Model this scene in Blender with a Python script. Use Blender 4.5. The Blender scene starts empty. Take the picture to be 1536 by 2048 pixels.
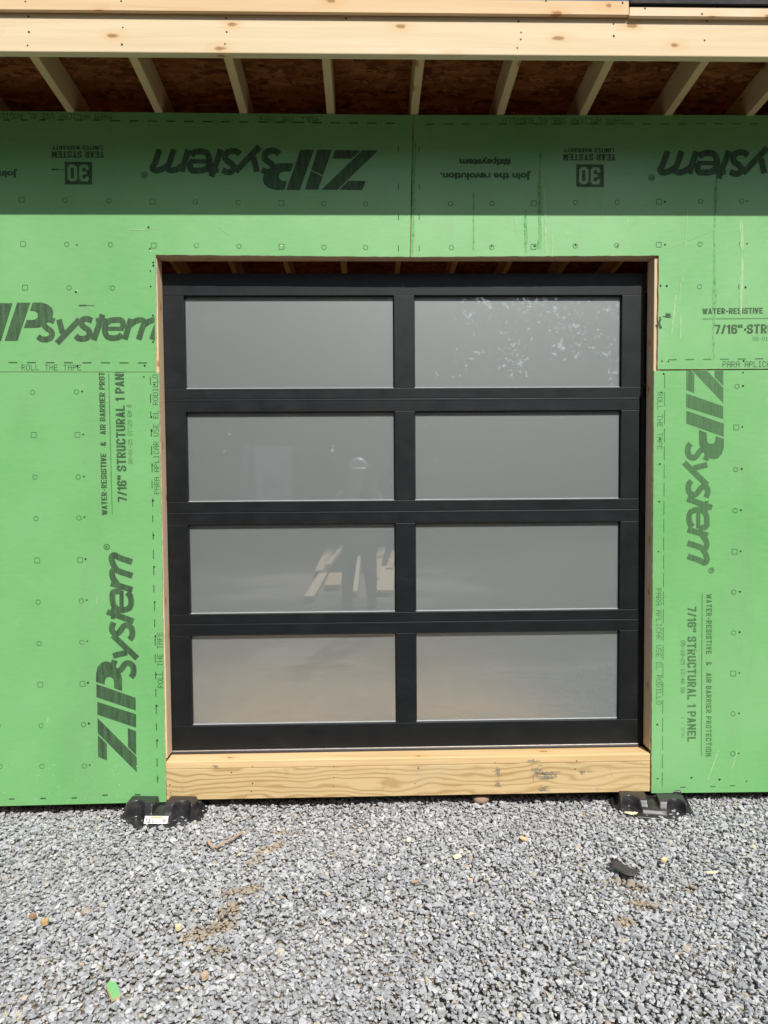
import bpy, bmesh, math, random
import numpy as np
from mathutils import Vector, Matrix
from mathutils.geometry import tessellate_polygon

random.seed(7); RNG = np.random.default_rng(7)
R = math.radians
SC = bpy.context.scene
COL = SC.collection

# ------------------------------------------------------------------ camera
CAM = Vector((0.0, -3.4694, 1.613))
AX_R = Vector((0.9997, -0.0247, -0.0073)); AX_U = Vector((0.0084, 0.0447, 0.9990)); AX_F = Vector((0.0243, 0.9987, -0.0449))
AX_F.normalize(); AX_R = (AX_R - AX_F * AX_R.dot(AX_F)).normalized(); AX_U = AX_R.cross(AX_F)
FPX = 1420.0
cam = bpy.data.cameras.new('camera'); camo = bpy.data.objects.new('camera', cam); COL.objects.link(camo)
M3 = Matrix((AX_R, AX_U, -AX_F)).transposed()
camo.matrix_world = Matrix.Translation(CAM) @ M3.to_4x4()
cam.sensor_fit = 'VERTICAL'; cam.sensor_height = 36.0; cam.lens = 36.0 * FPX / 2048.0
cam.clip_start = 0.004; cam.clip_end = 2000
SC.camera = camo

# ------------------------------------------------------------------ light
SUN_EL, SUN_AZ = R(47.3), R(17)          # azimuth to the right of the wall's normal
w = bpy.data.worlds.new('World'); SC.world = w; w.use_nodes = True
wn = w.node_tree.nodes; wl = w.node_tree.links; wn.clear()
sky = wn.new('ShaderNodeTexSky'); sky.sky_type = 'NISHITA'; sky.sun_disc = False
sky.sun_elevation = SUN_EL; sky.sun_rotation = math.atan2(math.sin(SUN_AZ), -math.cos(SUN_AZ)) % (2 * math.pi)
sky.air_density = 1.0; sky.dust_density = 1.5; sky.ozone_density = 1.0
bg = wn.new('ShaderNodeBackground'); bg.inputs['Strength'].default_value = 0.11
wo = wn.new('ShaderNodeOutputWorld'); wl.new(sky.outputs[0], bg.inputs[0]); wl.new(bg.outputs[0], wo.inputs[0])
sun = bpy.data.lights.new('sun', 'SUN'); sun.energy = 4.5; sun.angle = R(0.5); sun.color = (1.0, 0.955, 0.88)
suno = bpy.data.objects.new('sun', sun); COL.objects.link(suno)
TO_SUN = Vector((math.sin(SUN_AZ) * math.cos(SUN_EL), -math.cos(SUN_AZ) * math.cos(SUN_EL), math.sin(SUN_EL)))
suno.rotation_euler = TO_SUN.to_track_quat('Z', 'Y').to_euler()
SC.view_settings.view_transform = 'Standard'; SC.view_settings.look = 'None'
SC.view_settings.exposure = 0.2; SC.view_settings.gamma = 1.0; SC.view_settings.use_curve_mapping = False
SC.cycles.max_bounces = 8; SC.cycles.use_denoising = True

# ------------------------------------------------------------------ pixel helpers (photograph 1536 x 2048)
def ray(px, py): return AX_F + AX_R * ((px - 768) / FPX) + AX_U * ((1024 - py) / FPX)
def onY(px, py, Y=0.0):
    d = ray(px, py); return CAM + d * ((Y - CAM.y) / d.y)
def onZ(px, py, Z=0.0):
    d = ray(px, py); return CAM + d * ((Z - CAM.z) / d.z)
def W(px, py, Y=0.0):
    p = onY(px, py, Y); return (p.x, p.z)
GZ = -0.022                                # level of the gravel
GLASS_Y = 0.126
def mirror(px, py, z=GZ):                  # a point of the yard seen in the glass
    p = onZ(px, py, z); return Vector((p.x, 2 * GLASS_Y - p.y, z))

# ------------------------------------------------------------------ material helpers
class NT:
    def __init__(s, name):
        s.m = bpy.data.materials.new(name); s.m.use_nodes = True
        s.t = s.m.node_tree; s.t.nodes.clear()
        s.out = s.n('ShaderNodeOutputMaterial'); s.b = s.n('ShaderNodeBsdfPrincipled')
        s.t.links.new(s.b.outputs[0], s.out.inputs[0])
    def n(s, typ, **kw):
        nd = s.t.nodes.new(typ)
        for k, v in kw.items(): setattr(nd, k, v)
        return nd
    def l(s, a, b): s.t.links.new(a, b)
    def set(s, nd, **kw):
        for k, v in kw.items():
            i = nd.inputs[k.replace('_', ' ')]
            if isinstance(v, (int, float, tuple, list)): i.default_value = v
            else: s.l(v, i)
        return nd
    def coord(s, scale=(1, 1, 1), rot=(0, 0, 0), loc=(0, 0, 0), src='Object'):
        tc = s.n('ShaderNodeTexCoord'); mp = s.n('ShaderNodeMapping')
        mp.inputs['Scale'].default_value = scale; mp.inputs['Rotation'].default_value = rot; mp.inputs['Location'].default_value = loc
        s.l(tc.outputs[src], mp.inputs['Vector']); return mp.outputs[0]
    def noise(s, vec, scale, detail=4, rough=0.55, dist=0.0):
        nd = s.n('ShaderNodeTexNoise'); s.l(vec, nd.inputs['Vector'])
        nd.inputs['Scale'].default_value = scale; nd.inputs['Detail'].default_value = detail
        nd.inputs['Roughness'].default_value = rough; nd.inputs['Distortion'].default_value = dist
        return nd.outputs['Fac']
    def ramp(s, fac, stops, interp='LINEAR'):
        nd = s.n('ShaderNodeValToRGB'); cr = nd.color_ramp; cr.interpolation = interp
        while len(cr.elements) < len(stops): cr.elements.new(0.5)
        for e, (p, c) in zip(cr.elements, stops):
            e.position = p; e.color = (c, c, c, 1) if isinstance(c, (int, float)) else (*c, 1)
        s.l(fac, nd.inputs[0]); return nd.outputs[0]
    def mix(s, f, a, b, blend='MIX'):
        nd = s.n('ShaderNodeMix', data_type='RGBA', blend_type=blend)
        for i, v in ((0, f), (6, a), (7, b)):
            if isinstance(v, (int, float)): nd.inputs[i].default_value = v
            elif isinstance(v, tuple): nd.inputs[i].default_value = (*v, 1)
            else: s.l(v, nd.inputs[i])
        return nd.outputs[2]
    def math(s, op, a, b=0.0, c=None):
        nd = s.n('ShaderNodeMath', operation=op)
        for i, v in enumerate((a, b) if c is None else (a, b, c)):
            if isinstance(v, (int, float)): nd.inputs[i].default_value = v
            else: s.l(v, nd.inputs[i])
        return nd.outputs[0]
    def bump(s, h, strength=0.3, dist=0.002):
        nd = s.n('ShaderNodeBump'); nd.inputs['Strength'].default_value = strength; nd.inputs['Distance'].default_value = dist
        s.l(h, nd.inputs['Height']); s.l(nd.outputs[0], s.b.inputs['Normal'])
    def color(s, c):
        if isinstance(c, tuple): s.b.inputs['Base Color'].default_value = (*c, 1)
        else: s.l(c, s.b.inputs['Base Color'])
        return s
    def p(s, rough=0.6, metal=0.0, spec=0.5, **kw):
        if isinstance(rough, (int, float)): s.b.inputs['Roughness'].default_value = rough
        else: s.l(rough, s.b.inputs['Roughness'])
        s.b.inputs['Metallic'].default_value = metal; s.b.inputs['Specular IOR Level'].default_value = spec
        for k, v in kw.items(): s.b.inputs[k.replace('_', ' ')].default_value = v
        return s

def plain(name, col, rough=0.6, metal=0.0, spec=0.5, vary=0.12, scale=20):
    n = NT(name); f = n.noise(n.coord(), scale, 5)
    n.color(n.mix(f, tuple(c * (1 - vary) for c in col), tuple(min(1, c * (1 + vary)) for c in col)))
    n.p(n.ramp(f, [(0.3, max(0, rough - 0.06)), (0.7, min(1, rough + 0.06))]), metal, spec); return n.m

GREEN = (0.150, 0.430, 0.125)
def green_color(n):
    v = n.coord()
    big = n.noise(v, 1.1, 3); f = n.noise(n.coord((3, 1, 14)), 5, 5, 0.7); g = n.noise(v, 260, 2)
    c = n.mix(n.ramp(big, [(0.3, 0.0), (0.7, 1.0)]), (0.132, 0.412, 0.124), (0.205, 0.485, 0.188))
    c = n.mix(n.ramp(f, [(0.42, 0.0), (0.8, 0.30)]), c, (0.27, 0.53, 0.24))
    c = n.mix(n.ramp(g, [(0.25, 0.16), (0.5, 0.0)]), c, (0.07, 0.22, 0.06))
    dirt = n.noise(n.coord((1, 1, 0.25), loc=(4, 0, 0)), 3.2, 6, 0.7, 0.6)
    c = n.mix(n.ramp(dirt, [(0.54, 0.0), (0.74, 0.30)]), c, (0.19, 0.29, 0.16))
    sm = n.noise(n.coord((7, 1, 7), rot=(0, 0.6, 0), loc=(3, 0, 1)), 2.0, 7, 0.78, 1.5)
    c = n.mix(n.ramp(sm, [(0.60, 0.0), (0.72, 0.28)]), c, (0.11, 0.24, 0.09))
    c = n.mix(n.ramp(sm, [(0.26, 0.30), (0.38, 0.0)]), c, (0.40, 0.60, 0.35))
    spl = n.noise(n.coord((1, 1, 1), loc=(9, 0, 3)), 95, 2, 0.4)
    c = n.mix(n.ramp(spl, [(0.73, 0.0), (0.76, 0.5)]), c, (0.48, 0.62, 0.40))
    return c, g, f
def mat_green():
    n = NT('sheathing_green'); c, g, f = green_color(n); n.color(c)
    rr = n.noise(n.coord((1, 1, 0.6), loc=(2, 0, 7)), 2.6, 5, 0.65)
    n.p(n.math('ADD', n.ramp(f, [(0.3, 0.0), (0.8, 0.10)]), n.ramp(rr, [(0.3, 0.34), (0.7, 0.52)])), 0, 0.95)
    n.bump(n.mix(0.5, g, f), 0.16, 0.0015); return n.m
def mat_ink(name, strength, streak):
    n = NT(name); c, g, f = green_color(n)
    wv = n.noise(n.coord(streak), 1.0, 5, 0.75); wb = n.noise(n.coord(), 420, 2)
    fac = n.math('MULTIPLY', n.ramp(wv, [(0.28, strength - 0.28), (0.62, strength)]), n.ramp(wb, [(0.30, 0.65), (0.46, 1.0)]))
    n.color(n.mix(fac, c, (0.022, 0.026, 0.024))); n.p(0.6, 0, 0.35); return n.m

def mat_wood(name, light, dark, knot=(0.30, 0.13, 0.05), axis=0, grain=0.5, knots=True, seed=0.0, contrast=1.0):
    n = NT(name)
    sc = [26.0, 26.0, 26.0]; sc[axis] = 1.1
    v = n.coord(tuple(sc), loc=(seed, seed * 1.7, seed * 0.3))
    a = n.noise(v, 1.0, 6, 0.6, 0.8)
    sc2 = [150.0] * 3; sc2[axis] = 3.0
    b = n.noise(n.coord(tuple(sc2), loc=(seed, 0, 0)), 1.0, 3, 0.6)
    big = n.noise(n.coord(tuple(1.2 if i == axis else 4.0 for i in range(3)), loc=(seed, 3, 1)), 1.0, 3)
    c = n.mix(n.ramp(a, [(0.35, 0.0), (0.75, grain * contrast)]), light, dark)
    c = n.mix(n.ramp(b, [(0.5, 0.0), (0.75, 0.22)]), c, dark)
    c = n.mix(n.ramp(big, [(0.4, 0.0), (0.8, 0.35)]), c, tuple(x * y for x, y in zip(light, (0.93, 0.82, 0.66))))
    if knots:
        tc = n.n('ShaderNodeTexCoord'); sx = n.n('ShaderNodeSeparateXYZ'); n.l(tc.outputs['Object'], sx.inputs[0]); cb = n.n('ShaderNodeCombineXYZ')
        oth = [i for i in range(3) if i != axis]
        wob = n.math('MULTIPLY', n.noise(tc.outputs['Object'], 22, 2), 0.05)
        n.l(n.math('ADD', n.math('MULTIPLY', n.math('ADD', sx.outputs[axis], wob), 4.2), seed * 3.3), cb.inputs[0])
        n.l(n.math('ADD', n.math('MULTIPLY', n.math('ADD', sx.outputs[oth[0]], sx.outputs[oth[1]]), 9.5), seed * 1.9 + 0.45), cb.inputs[1])
        vo = n.n('ShaderNodeTexVoronoi', feature='F1', voronoi_dimensions='2D'); n.l(cb.outputs[0], vo.inputs['Vector']); vo.inputs['Scale'].default_value = 1.0
        sep = n.n('ShaderNodeSeparateColor'); n.l(vo.outputs['Color'], sep.inputs[0])
        on = n.math('GREATER_THAN', sep.outputs[0], 0.52)
        core = n.math('MULTIPLY', n.ramp(vo.outputs['Distance'], [(0.05, 0.80), (0.10, 0.0)]), on)
        halo = n.math('MULTIPLY', n.ramp(vo.outputs['Distance'], [(0.06, 0.55), (0.34, 0.0)]), on)
        c = n.mix(halo, c, tuple(x * y for x, y in zip(light, (0.9, 0.72, 0.5)))); c = n.mix(core, c, knot)
    n.color(c); n.p(0.68, 0, 0.3); n.bump(b, 0.25, 0.001); return n.m

def mat_pine(name):
    n = NT(name)
    wv = n.n('ShaderNodeTexWave', wave_type='BANDS', bands_direction='Z')
    wp = n.noise(n.coord((1.5, 1.5, 5.0)), 1.0, 2, 0.4)
    wv.inputs['Scale'].default_value = 9.5; wv.inputs['Distortion'].default_value = 17.0; wv.inputs['Detail'].default_value = 2.0
    wv.inputs['Detail Scale'].default_value = 0.9; wv.inputs['Detail Roughness'].default_value = 0.45
    n.l(n.coord((0.30, 0.7, 1.0), loc=(0.35, 0, 0.13)), wv.inputs['Vector'])
    fine = n.noise(n.coord((6, 180, 180)), 1.0, 3, 0.6)
    c = n.mix(n.ramp(wv.outputs['Fac'], [(0.30, 0.0), (0.72, 0.25), (0.95, 0.80)]), (0.60, 0.45, 0.225), (0.37, 0.23, 0.088))
    c = n.mix(n.ramp(fine, [(0.45, 0.0), (0.8, 0.35)]), c, (0.33, 0.20, 0.08))
    c = n.mix(n.ramp(wp, [(0.4, 0.0), (0.7, 0.35)]), c, (0.68, 0.52, 0.28))
    hair = n.noise(n.coord((2.5, 90, 90), loc=(0, 0, 2)), 1.0, 4, 0.7); c = n.mix(n.ramp(hair, [(0.55, 0.0), (0.70, 0.40)]), c, (0.36, 0.23, 0.10))
    vert = n.noise(n.coord((120, 9, 9), loc=(7, 0, 2)), 1.0, 4, 0.7); c = n.mix(n.ramp(vert, [(0.64, 0.0), (0.74, 0.30)]), c, (0.20, 0.17, 0.14))
    gr = n.noise(n.coord((3, 3, 3), loc=(5, 2, 0)), 1.0, 4, 0.6); c = n.mix(n.ramp(gr, [(0.45, 0.0), (0.75, 0.35)]), c, (0.46, 0.40, 0.29))
    st = n.noise(n.coord((9, 9, 3.2), loc=(1, 0, 0)), 1.0, 5, 0.75)
    c = n.mix(n.ramp(st, [(0.62, 0.0), (0.74, 0.5)]), c, (0.20, 0.16, 0.11))
    n.color(c); n.p(0.7, 0, 0.3); n.bump(fine, 0.3, 0.001); return n.m

def mat_osb(name, k=1.0, tint=(1, 1, 1), pale=False):
    n = NT(name)
    cols = []
    for i, rot in enumerate((0.35, -0.5, 1.3)):
        vo = n.n('ShaderNodeTexVoronoi', feature='F1'); n.l(n.coord((9, 38, 38), rot=(0, 0, rot), loc=(i * 3, i, 0)), vo.inputs['Vector']); vo.inputs['Scale'].default_value = 1.0
        sp = n.n('ShaderNodeSeparateColor'); n.l(vo.outputs['Color'], sp.inputs[0]); cols.append(sp.outputs[0])
    sel = n.noise(n.coord(), 22, 2)
    a = n.mix(n.ramp(sel, [(0.47, 0.0), (0.5, 1.0)], 'CONSTANT'), cols[0], cols[1]); a = n.mix(n.ramp(n.noise(n.coord(loc=(5, 5, 0)), 17, 2), [(0.52, 0.0), (0.55, 1.0)], 'CONSTANT'), a, cols[2])
    st = [(0.0, (0.17, 0.075, 0.026)), (0.35, (0.34, 0.17, 0.062)), (0.75, (0.46, 0.26, 0.11)), (1.0, (0.56, 0.36, 0.18))]
    if pale: st = [(0.0, (0.40, 0.29, 0.17)), (0.4, (0.66, 0.54, 0.36)), (1.0, (0.80, 0.70, 0.52))]
    c = n.ramp(a, [(p, tuple(x * k * t for x, t in zip(q, tint))) for p, q in st])
    n.color(c); n.p(0.75, 0, 0.25); n.bump(a, 0.4, 0.002); return n.m

def mat_door():
    n = NT('black_anodised_aluminium'); f = n.noise(n.coord((3, 3, 60)), 3, 4); s2 = n.noise(n.coord(), 9, 4, 0.6)
    n.color(n.mix(f, (0.002, 0.0023, 0.003), (0.0035, 0.004, 0.005)))
    du = n.noise(n.coord((1.2, 1, 2.5), loc=(1, 0, 4)), 2.2, 7, 0.75, 0.8)
    n.color(n.mix(n.ramp(du, [(0.52, 0.0), (0.80, 0.05)]), n.mix(f, (0.0016, 0.0022, 0.003), (0.003, 0.0038, 0.005)), (0.17, 0.19, 0.21)))
    n.p(n.ramp(s2, [(0.3, 0.44), (0.7, 0.56)]), 0.0, 0.5); n.b.inputs['Specular Tint'].default_value = (0.90, 0.96, 1.0, 1); n.bump(f, 0.06, 0.0006); return n.m

def mat_glass():
    n = NT('frosted_glass'); f = n.noise(n.coord(), 1.3, 3)
    fine = n.noise(n.coord(), 500, 2)
    smear = n.noise(n.coord((2.2, 1, 5.0), rot=(0, 0.35, 0)), 1.7, 7, 0.74, 1.6)
    c = n.mix(f, (0.465, 0.545, 0.55), (0.515, 0.59, 0.595))
    c = n.mix(n.ramp(smear, [(0.58, 0.0), (0.80, 0.22)]), c, (0.74, 0.80, 0.81))
    def sh(t, col, rough=None):
        d = n.n(t)
        if isinstance(col, tuple): d.inputs['Color'].default_value = (*col, 1)
        else: n.l(col, d.inputs['Color'])
        if rough is not None: d.inputs['Roughness'].default_value = rough
        return d
    def mx(fac, a, b):
        m = n.n('ShaderNodeMixShader')
        if isinstance(fac, float): m.inputs[0].default_value = fac
        else: n.l(fac, m.inputs[0])
        n.l(a.outputs[0], m.inputs[1]); n.l(b.outputs[0], m.inputs[2]); return m
    rf = sh('ShaderNodeBsdfRefraction', (0.97, 0.97, 0.95), 0.45); rf.inputs['IOR'].default_value = 1.40
    m1 = mx(0.71, sh('ShaderNodeBsdfDiffuse', c), rf)
    m2 = mx(0.20, m1, sh('ShaderNodeBsdfGlossy', (0.93, 1, 1), 0.46))
    fr = n.n('ShaderNodeFresnel'); fr.inputs['IOR'].default_value = 2.35
    gb = n.n('ShaderNodeNewGeometry'); front = n.math('SUBTRACT', 1.0, gb.outputs['Backfacing'])
    m3 = mx(n.math('MULTIPLY', fr.outputs[0], front), m2, sh('ShaderNodeBsdfGlossy', (1, 1, 1), 0.012))
    n.t.nodes.remove(n.b); n.l(m3.outputs[0], n.out.inputs[0]); return n.m
def mat_clear():
    n = NT('clear_back_of_glass'); t = n.n('ShaderNodeBsdfRefraction'); t.inputs['IOR'].default_value = 1.40; t.inputs['Roughness'].default_value = 0.05; n.t.nodes.remove(n.b); n.l(t.outputs[0], n.out.inputs[0]); return n.m

def mat_gravel():
    n = NT('crushed_stone')
    g = n.n('ShaderNodeNewGeometry'); r = g.outputs['Random Per Island']
    c = n.ramp(r, [(0.0, (0.26, 0.268, 0.282)), (0.22, (0.345, 0.355, 0.37)), (0.50, (0.415, 0.425, 0.44)), (0.78, (0.48, 0.488, 0.50)), (0.92, (0.56, 0.565, 0.57)), (0.965, (0.62, 0.61, 0.58)), (0.98, (0.48, 0.41, 0.31)), (0.99, (0.54, 0.50, 0.39)), (1.0, (0.40, 0.31, 0.24))])
    v = n.coord(); f = n.noise(v, 160, 4, 0.7)
    c = n.mix(n.ramp(f, [(0.35, 0.28), (0.65, 0.0)]), c, (0.20, 0.205, 0.215))
    c = n.mix(n.ramp(f, [(0.60, 0.0), (0.8, 0.35)]), c, (0.62, 0.63, 0.64))
    # tracked-in mud: blobs with a shape of their own
    tot = None
    dn = n.noise(v, 14, 5, 0.7)
    sp = n.n('ShaderNodeSeparateXYZ'); n.l(v, sp.inputs[0])
    for (px, py, rx, ry, rot) in MUD:
        q = onZ(px, py, GZ); cs, sn = math.cos(rot), math.sin(rot)
        dx = n.math('SUBTRACT', sp.outputs[0], q.x); dy = n.math('SUBTRACT', sp.outputs[1], q.y)
        u = n.math('DIVIDE', n.math('ADD', n.math('MULTIPLY', dx, cs), n.math('MULTIPLY', dy, sn)), rx)
        w_ = n.math('DIVIDE', n.math('SUBTRACT', n.math('MULTIPLY', dy, cs), n.math('MULTIPLY', dx, sn)), ry)
        d = n.math('ADD', n.math('MULTIPLY', u, u), n.math('MULTIPLY', w_, w_))
        e = n.math('SUBTRACT', 1.0, d); tot = e if tot is None else n.math('MAXIMUM', tot, e)
    m = n.math('ADD', tot, n.math('MULTIPLY', n.math('SUBTRACT', dn, 0.5), 2.4))
    c = n.mix(n.ramp(m, [(-0.0, 0.0), (0.7, 0.78)]), c, (0.33, 0.26, 0.17))
    n.color(c); n.p(0.85, 0, 0.25); n.bump(f, 0.5, 0.002); return n.m
MUD = [(568, 1660, 0.09, 0.030, 0.1), (540, 1690, 0.10, 0.034, 0.7), (512, 1716, 0.07, 0.026, 0.7), (487, 1782, 0.12, 0.036, 0.4), (458, 1822, 0.07, 0.045, 1.0), (420, 1862, 0.13, 0.050, 0.6), (440, 1900, 0.05, 0.03, 0.2),
       (1262, 1762, 0.085, 0.036, -0.5), (1290, 1800, 0.08, 0.036, -0.25), (1250, 1838, 0.06, 0.035, 0.0), (1385, 1770, 0.05, 0.03, 0.2)]

def mat_ground():
    n = NT('gravel_ground'); v = n.coord()
    vo = n.n('ShaderNodeTexVoronoi', feature='F1'); n.l(v, vo.inputs['Vector']); vo.inputs['Scale'].default_value = 42.0
    sp = n.n('ShaderNodeSeparateColor'); n.l(vo.outputs['Color'], sp.inputs[0])
    c = n.ramp(sp.outputs[0], [(0.0, (0.15, 0.155, 0.16)), (0.5, (0.28, 0.285, 0.29)), (0.9, (0.42, 0.42, 0.41)), (1.0, (0.45, 0.40, 0.31))])
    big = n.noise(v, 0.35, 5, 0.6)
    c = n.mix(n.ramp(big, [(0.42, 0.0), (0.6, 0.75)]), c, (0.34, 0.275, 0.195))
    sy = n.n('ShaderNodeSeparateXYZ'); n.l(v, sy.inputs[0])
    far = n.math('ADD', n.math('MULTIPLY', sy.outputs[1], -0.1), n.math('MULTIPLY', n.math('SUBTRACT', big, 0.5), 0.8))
    c = n.mix(n.ramp(far, [(0.16, 0.0), (0.29, 0.93)]), c, (0.072, 0.060, 0.040))  # brown soil made darker to cut the light bounced onto the wall
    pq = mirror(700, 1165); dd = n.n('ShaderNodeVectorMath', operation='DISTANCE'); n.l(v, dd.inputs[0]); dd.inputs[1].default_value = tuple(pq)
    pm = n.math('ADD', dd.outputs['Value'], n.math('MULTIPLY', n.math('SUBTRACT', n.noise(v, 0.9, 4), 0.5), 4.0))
    c = n.mix(n.ramp(n.math('MULTIPLY', pm, 0.2), [(0.22, 0.85), (0.45, 0.0)]), c, (0.33, 0.295, 0.235))  # paler sand around the loose boards, sunlight painted into its colour
    c = n.mix(n.ramp(far, [(0.85, 0.0), (1.3, 0.95)]), c, (0.045, 0.055, 0.026))  # dark grass tone far back, also painting in the yard's shade
    n.color(c); n.p(0.9, 0, 0.2); n.bump(vo.outputs['Distance'], 0.9, 0.02); return n.m

# ------------------------------------------------------------------ object helpers
def link(name, me, parent=None, mats=()):
    o = bpy.data.objects.new(name, me); COL.objects.link(o)
    for m in mats: me.materials.append(m)
    if parent: o.parent = parent
    return o
def tag(o, label=None, cat=None, group=None, kind=None):
    for k, v in (('label', label), ('category', cat), ('group', group), ('kind', kind)):
        if v: o[k] = v
    return o
def empty(name, loc=(0, 0, 0), rz=0.0):
    o = bpy.data.objects.new(name, None); COL.objects.link(o); o.location = loc; o.rotation_euler = (0, 0, rz); o.empty_display_size = 0.1
    return o
def bm_obj(name, bm, mats, parent=None, smooth=False):
    me = bpy.data.meshes.new(name); bm.to_mesh(me); bm.free()
    if smooth:
        for p in me.polygons: p.use_smooth = True
    return link(name, me, parent, mats)
def bm_box(bm, x0, x1, y0, y1, z0, z1, bev=0.0, seg=1, mi=0, mat=None):
    r = bmesh.ops.create_cube(bm, size=1.0)
    vs = r['verts']
    for v in vs: v.co = Vector(((x0 + x1) / 2 + v.co.x * (x1 - x0), (y0 + y1) / 2 + v.co.y * (y1 - y0), (z0 + z1) / 2 + v.co.z * (z1 - z0)))
    fs = list({f for v in vs for f in v.link_faces})
    if bev > 0:
        es = list({e for v in vs for e in v.link_edges})
        rb = bmesh.ops.bevel(bm, geom=es, offset=bev, segments=seg, affect='EDGES', profile=0.5)
        fs = list({f for f in rb['faces']} | {f for f in fs if f.is_valid}); vs = list({v for f in fs for v in f.verts})
    for f in fs:
        if f.is_valid: f.material_index = mi
    if mat is not None: bmesh.ops.transform(bm, matrix=mat, verts=[v for v in vs if v.is_valid])
    return vs
def box(name, x0, x1, y0, y1, z0, z1, mat, parent=None, bev=0.002, seg=1):
    bm = bmesh.new(); bm_box(bm, x0, x1, y0, y1, z0, z1, bev, seg); return bm_obj(name, bm, [mat], parent)
def lumber(name, a, b, wid, thk, mat, parent=None, up=Vector((0, 0, 1)), bev=0.003):
    """a board from point a to point b"""
    a, b = Vector(a), Vector(b); d = (b - a); L = d.length; d.normalize()
    s = d.cross(up).normalized(); u = s.cross(d)
    bm = bmesh.new(); bm_box(bm, -L / 2, L / 2, -wid / 2, wid / 2, -thk / 2, thk / 2, bev, 1)
    o = bm_obj(name, bm, [mat], parent)
    o.matrix_local = Matrix.Translation((a + b) / 2) @ Matrix((d, s * -1 if d.cross(s * -1).dot(u) > 0 else s, u)).transposed().to_4x4()
    return o
def rough_edge(pts, flags, amp, step):
    out = []
    n = len(pts)
    for i in range(n):
        a, b = Vector(pts[i]), Vector(pts[(i + 1) % n]); out.append((a.x, a.y))
        if flags[i]:
            L = (b - a).length; k = int(L / step); nn = Vector((-(b - a).y, (b - a).x)).normalized()
            for j in range(1, k):
                p = a.lerp(b, j / k) + nn * random.uniform(-amp, amp); out.append((p.x, p.y))
    return out
def prism(name, pts, y0, y1, mats, parent=None, bev=0.0):
    """pts (X,Z) extruded from y0 (front) to y1; front and back material 0, sides material 1"""
    bm = bmesh.new()
    f = [bm.verts.new((x, y0, z)) for x, z in pts]; b = [bm.verts.new((x, y1, z)) for x, z in pts]
    n = len(pts)
    for tri in tessellate_polygon([[Vector((x, z, 0)) for x, z in pts]]):
        q = [f[i] for i in tri]; bm.faces.new(q); bm.faces.new([b[i] for i in tri][::-1]).material_index = len(mats) - 1 if len(mats) > 2 else 0
    for i in range(n):
        q = bm.faces.new((f[i], b[i], b[(i + 1) % n], f[(i + 1) % n])); q.material_index = 1 if len(mats) > 1 else 0
    bmesh.ops.recalc_face_normals(bm, faces=bm.faces[:])
    return bm_obj(name, bm, mats, parent)

# ------------------------------------------------------------------ materials
MG = mat_green()
INK = mat_ink('printed_ink', 0.93, (60, 1, 6)); INKF = mat_ink('faded_printed_ink', 0.77, (110, 1, 2.0)); INKT = mat_ink('thin_printed_ink', 0.74, (20, 1, 20))
SPRUCE = mat_wood('spruce_lumber', (0.74, 0.62, 0.425), (0.60, 0.45, 0.255), grain=0.6)
SPRUCE2 = mat_wood('spruce_trim', (0.72, 0.54, 0.33), (0.58, 0.385, 0.19), grain=0.5, seed=3.1)
SPRUCE3 = mat_wood('spruce_trim_pale', (0.78, 0.635, 0.45), (0.66, 0.48, 0.29), grain=0.4, seed=5.3)
RAFTER = mat_wood('rafter_lumber', (0.66, 0.50, 0.29), (0.50, 0.33, 0.16), axis=1, grain=0.6, seed=1.3)
STUD = mat_wood('stud_lumber', (0.72, 0.56, 0.37), (0.52, 0.36, 0.20), axis=2, grain=0.6, seed=2.2)
HEAD = mat_wood('header_lumber', (0.58, 0.42, 0.25), (0.40, 0.26, 0.13), axis=0, grain=0.6, seed=4.2)
PINE = mat_pine('treated_pine'); SILLW = mat_wood('sill_plank', (0.70, 0.52, 0.28), (0.50, 0.33, 0.14), axis=0, grain=0.75, seed=6.0, contrast=1.2)
OSB = mat_osb('strand_board', 0.42, (1.35, 0.80, 0.50)); OSBE = mat_osb('strand_board_edge', 1.0, pale=True); OSBI = mat_osb('strand_board_inside', 1.0); FLOORP = plain('floor_plywood', (0.86, 0.49, 0.14), 0.7, vary=0.15, scale=4)
DOOR = mat_door(); GLASS = mat_glass(); CLEAR = mat_clear()
BEAD = plain('grey_glazing_bead', (0.42, 0.44, 0.45), 0.35, 0.0, 0.6)
ALU = plain('bare_aluminium', (0.80, 0.78, 0.76), 0.3, 0.75)
RUBBER = plain('black_rubber', (0.035, 0.033, 0.037), 0.5)
BLACK = plain('matt_black_steel', (0.012, 0.012, 0.013), 0.6, 0, 0.3)
ROOFM = plain('black_roof_membrane', (0.018, 0.018, 0.02), 0.8)
HOLE = plain('dark_nail_hole', (0.012, 0.016, 0.010), 0.8)
CHIP = plain('bare_chipped_board', (0.58, 0.68, 0.46), 0.8)
SCUFF = NT('pale_scuff')
_sf = SCUFF.noise(SCUFF.coord((300, 1, 30)), 1.0, 4, 0.7); _gc = green_color(SCUFF)[0]
SCUFF.color(SCUFF.mix(SCUFF.ramp(_sf, [(0.40, 0.12), (0.62, 0.8)]), _gc, (0.50, 0.64, 0.43))); SCUFF.p(0.6, 0, 0.3); SCUFF = SCUFF.m
DRIP = NT('dark_drip_stain')
_sf = DRIP.noise(DRIP.coord((90, 1, 45)), 1.0, 4, 0.75); _gc = green_color(DRIP)[0]
DRIP.color(DRIP.mix(DRIP.ramp(_sf, [(0.50, 0.0), (0.60, 0.55)]), _gc, (0.035, 0.085, 0.035))); DRIP.p(0.6, 0, 0.3); DRIP = DRIP.m

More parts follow.
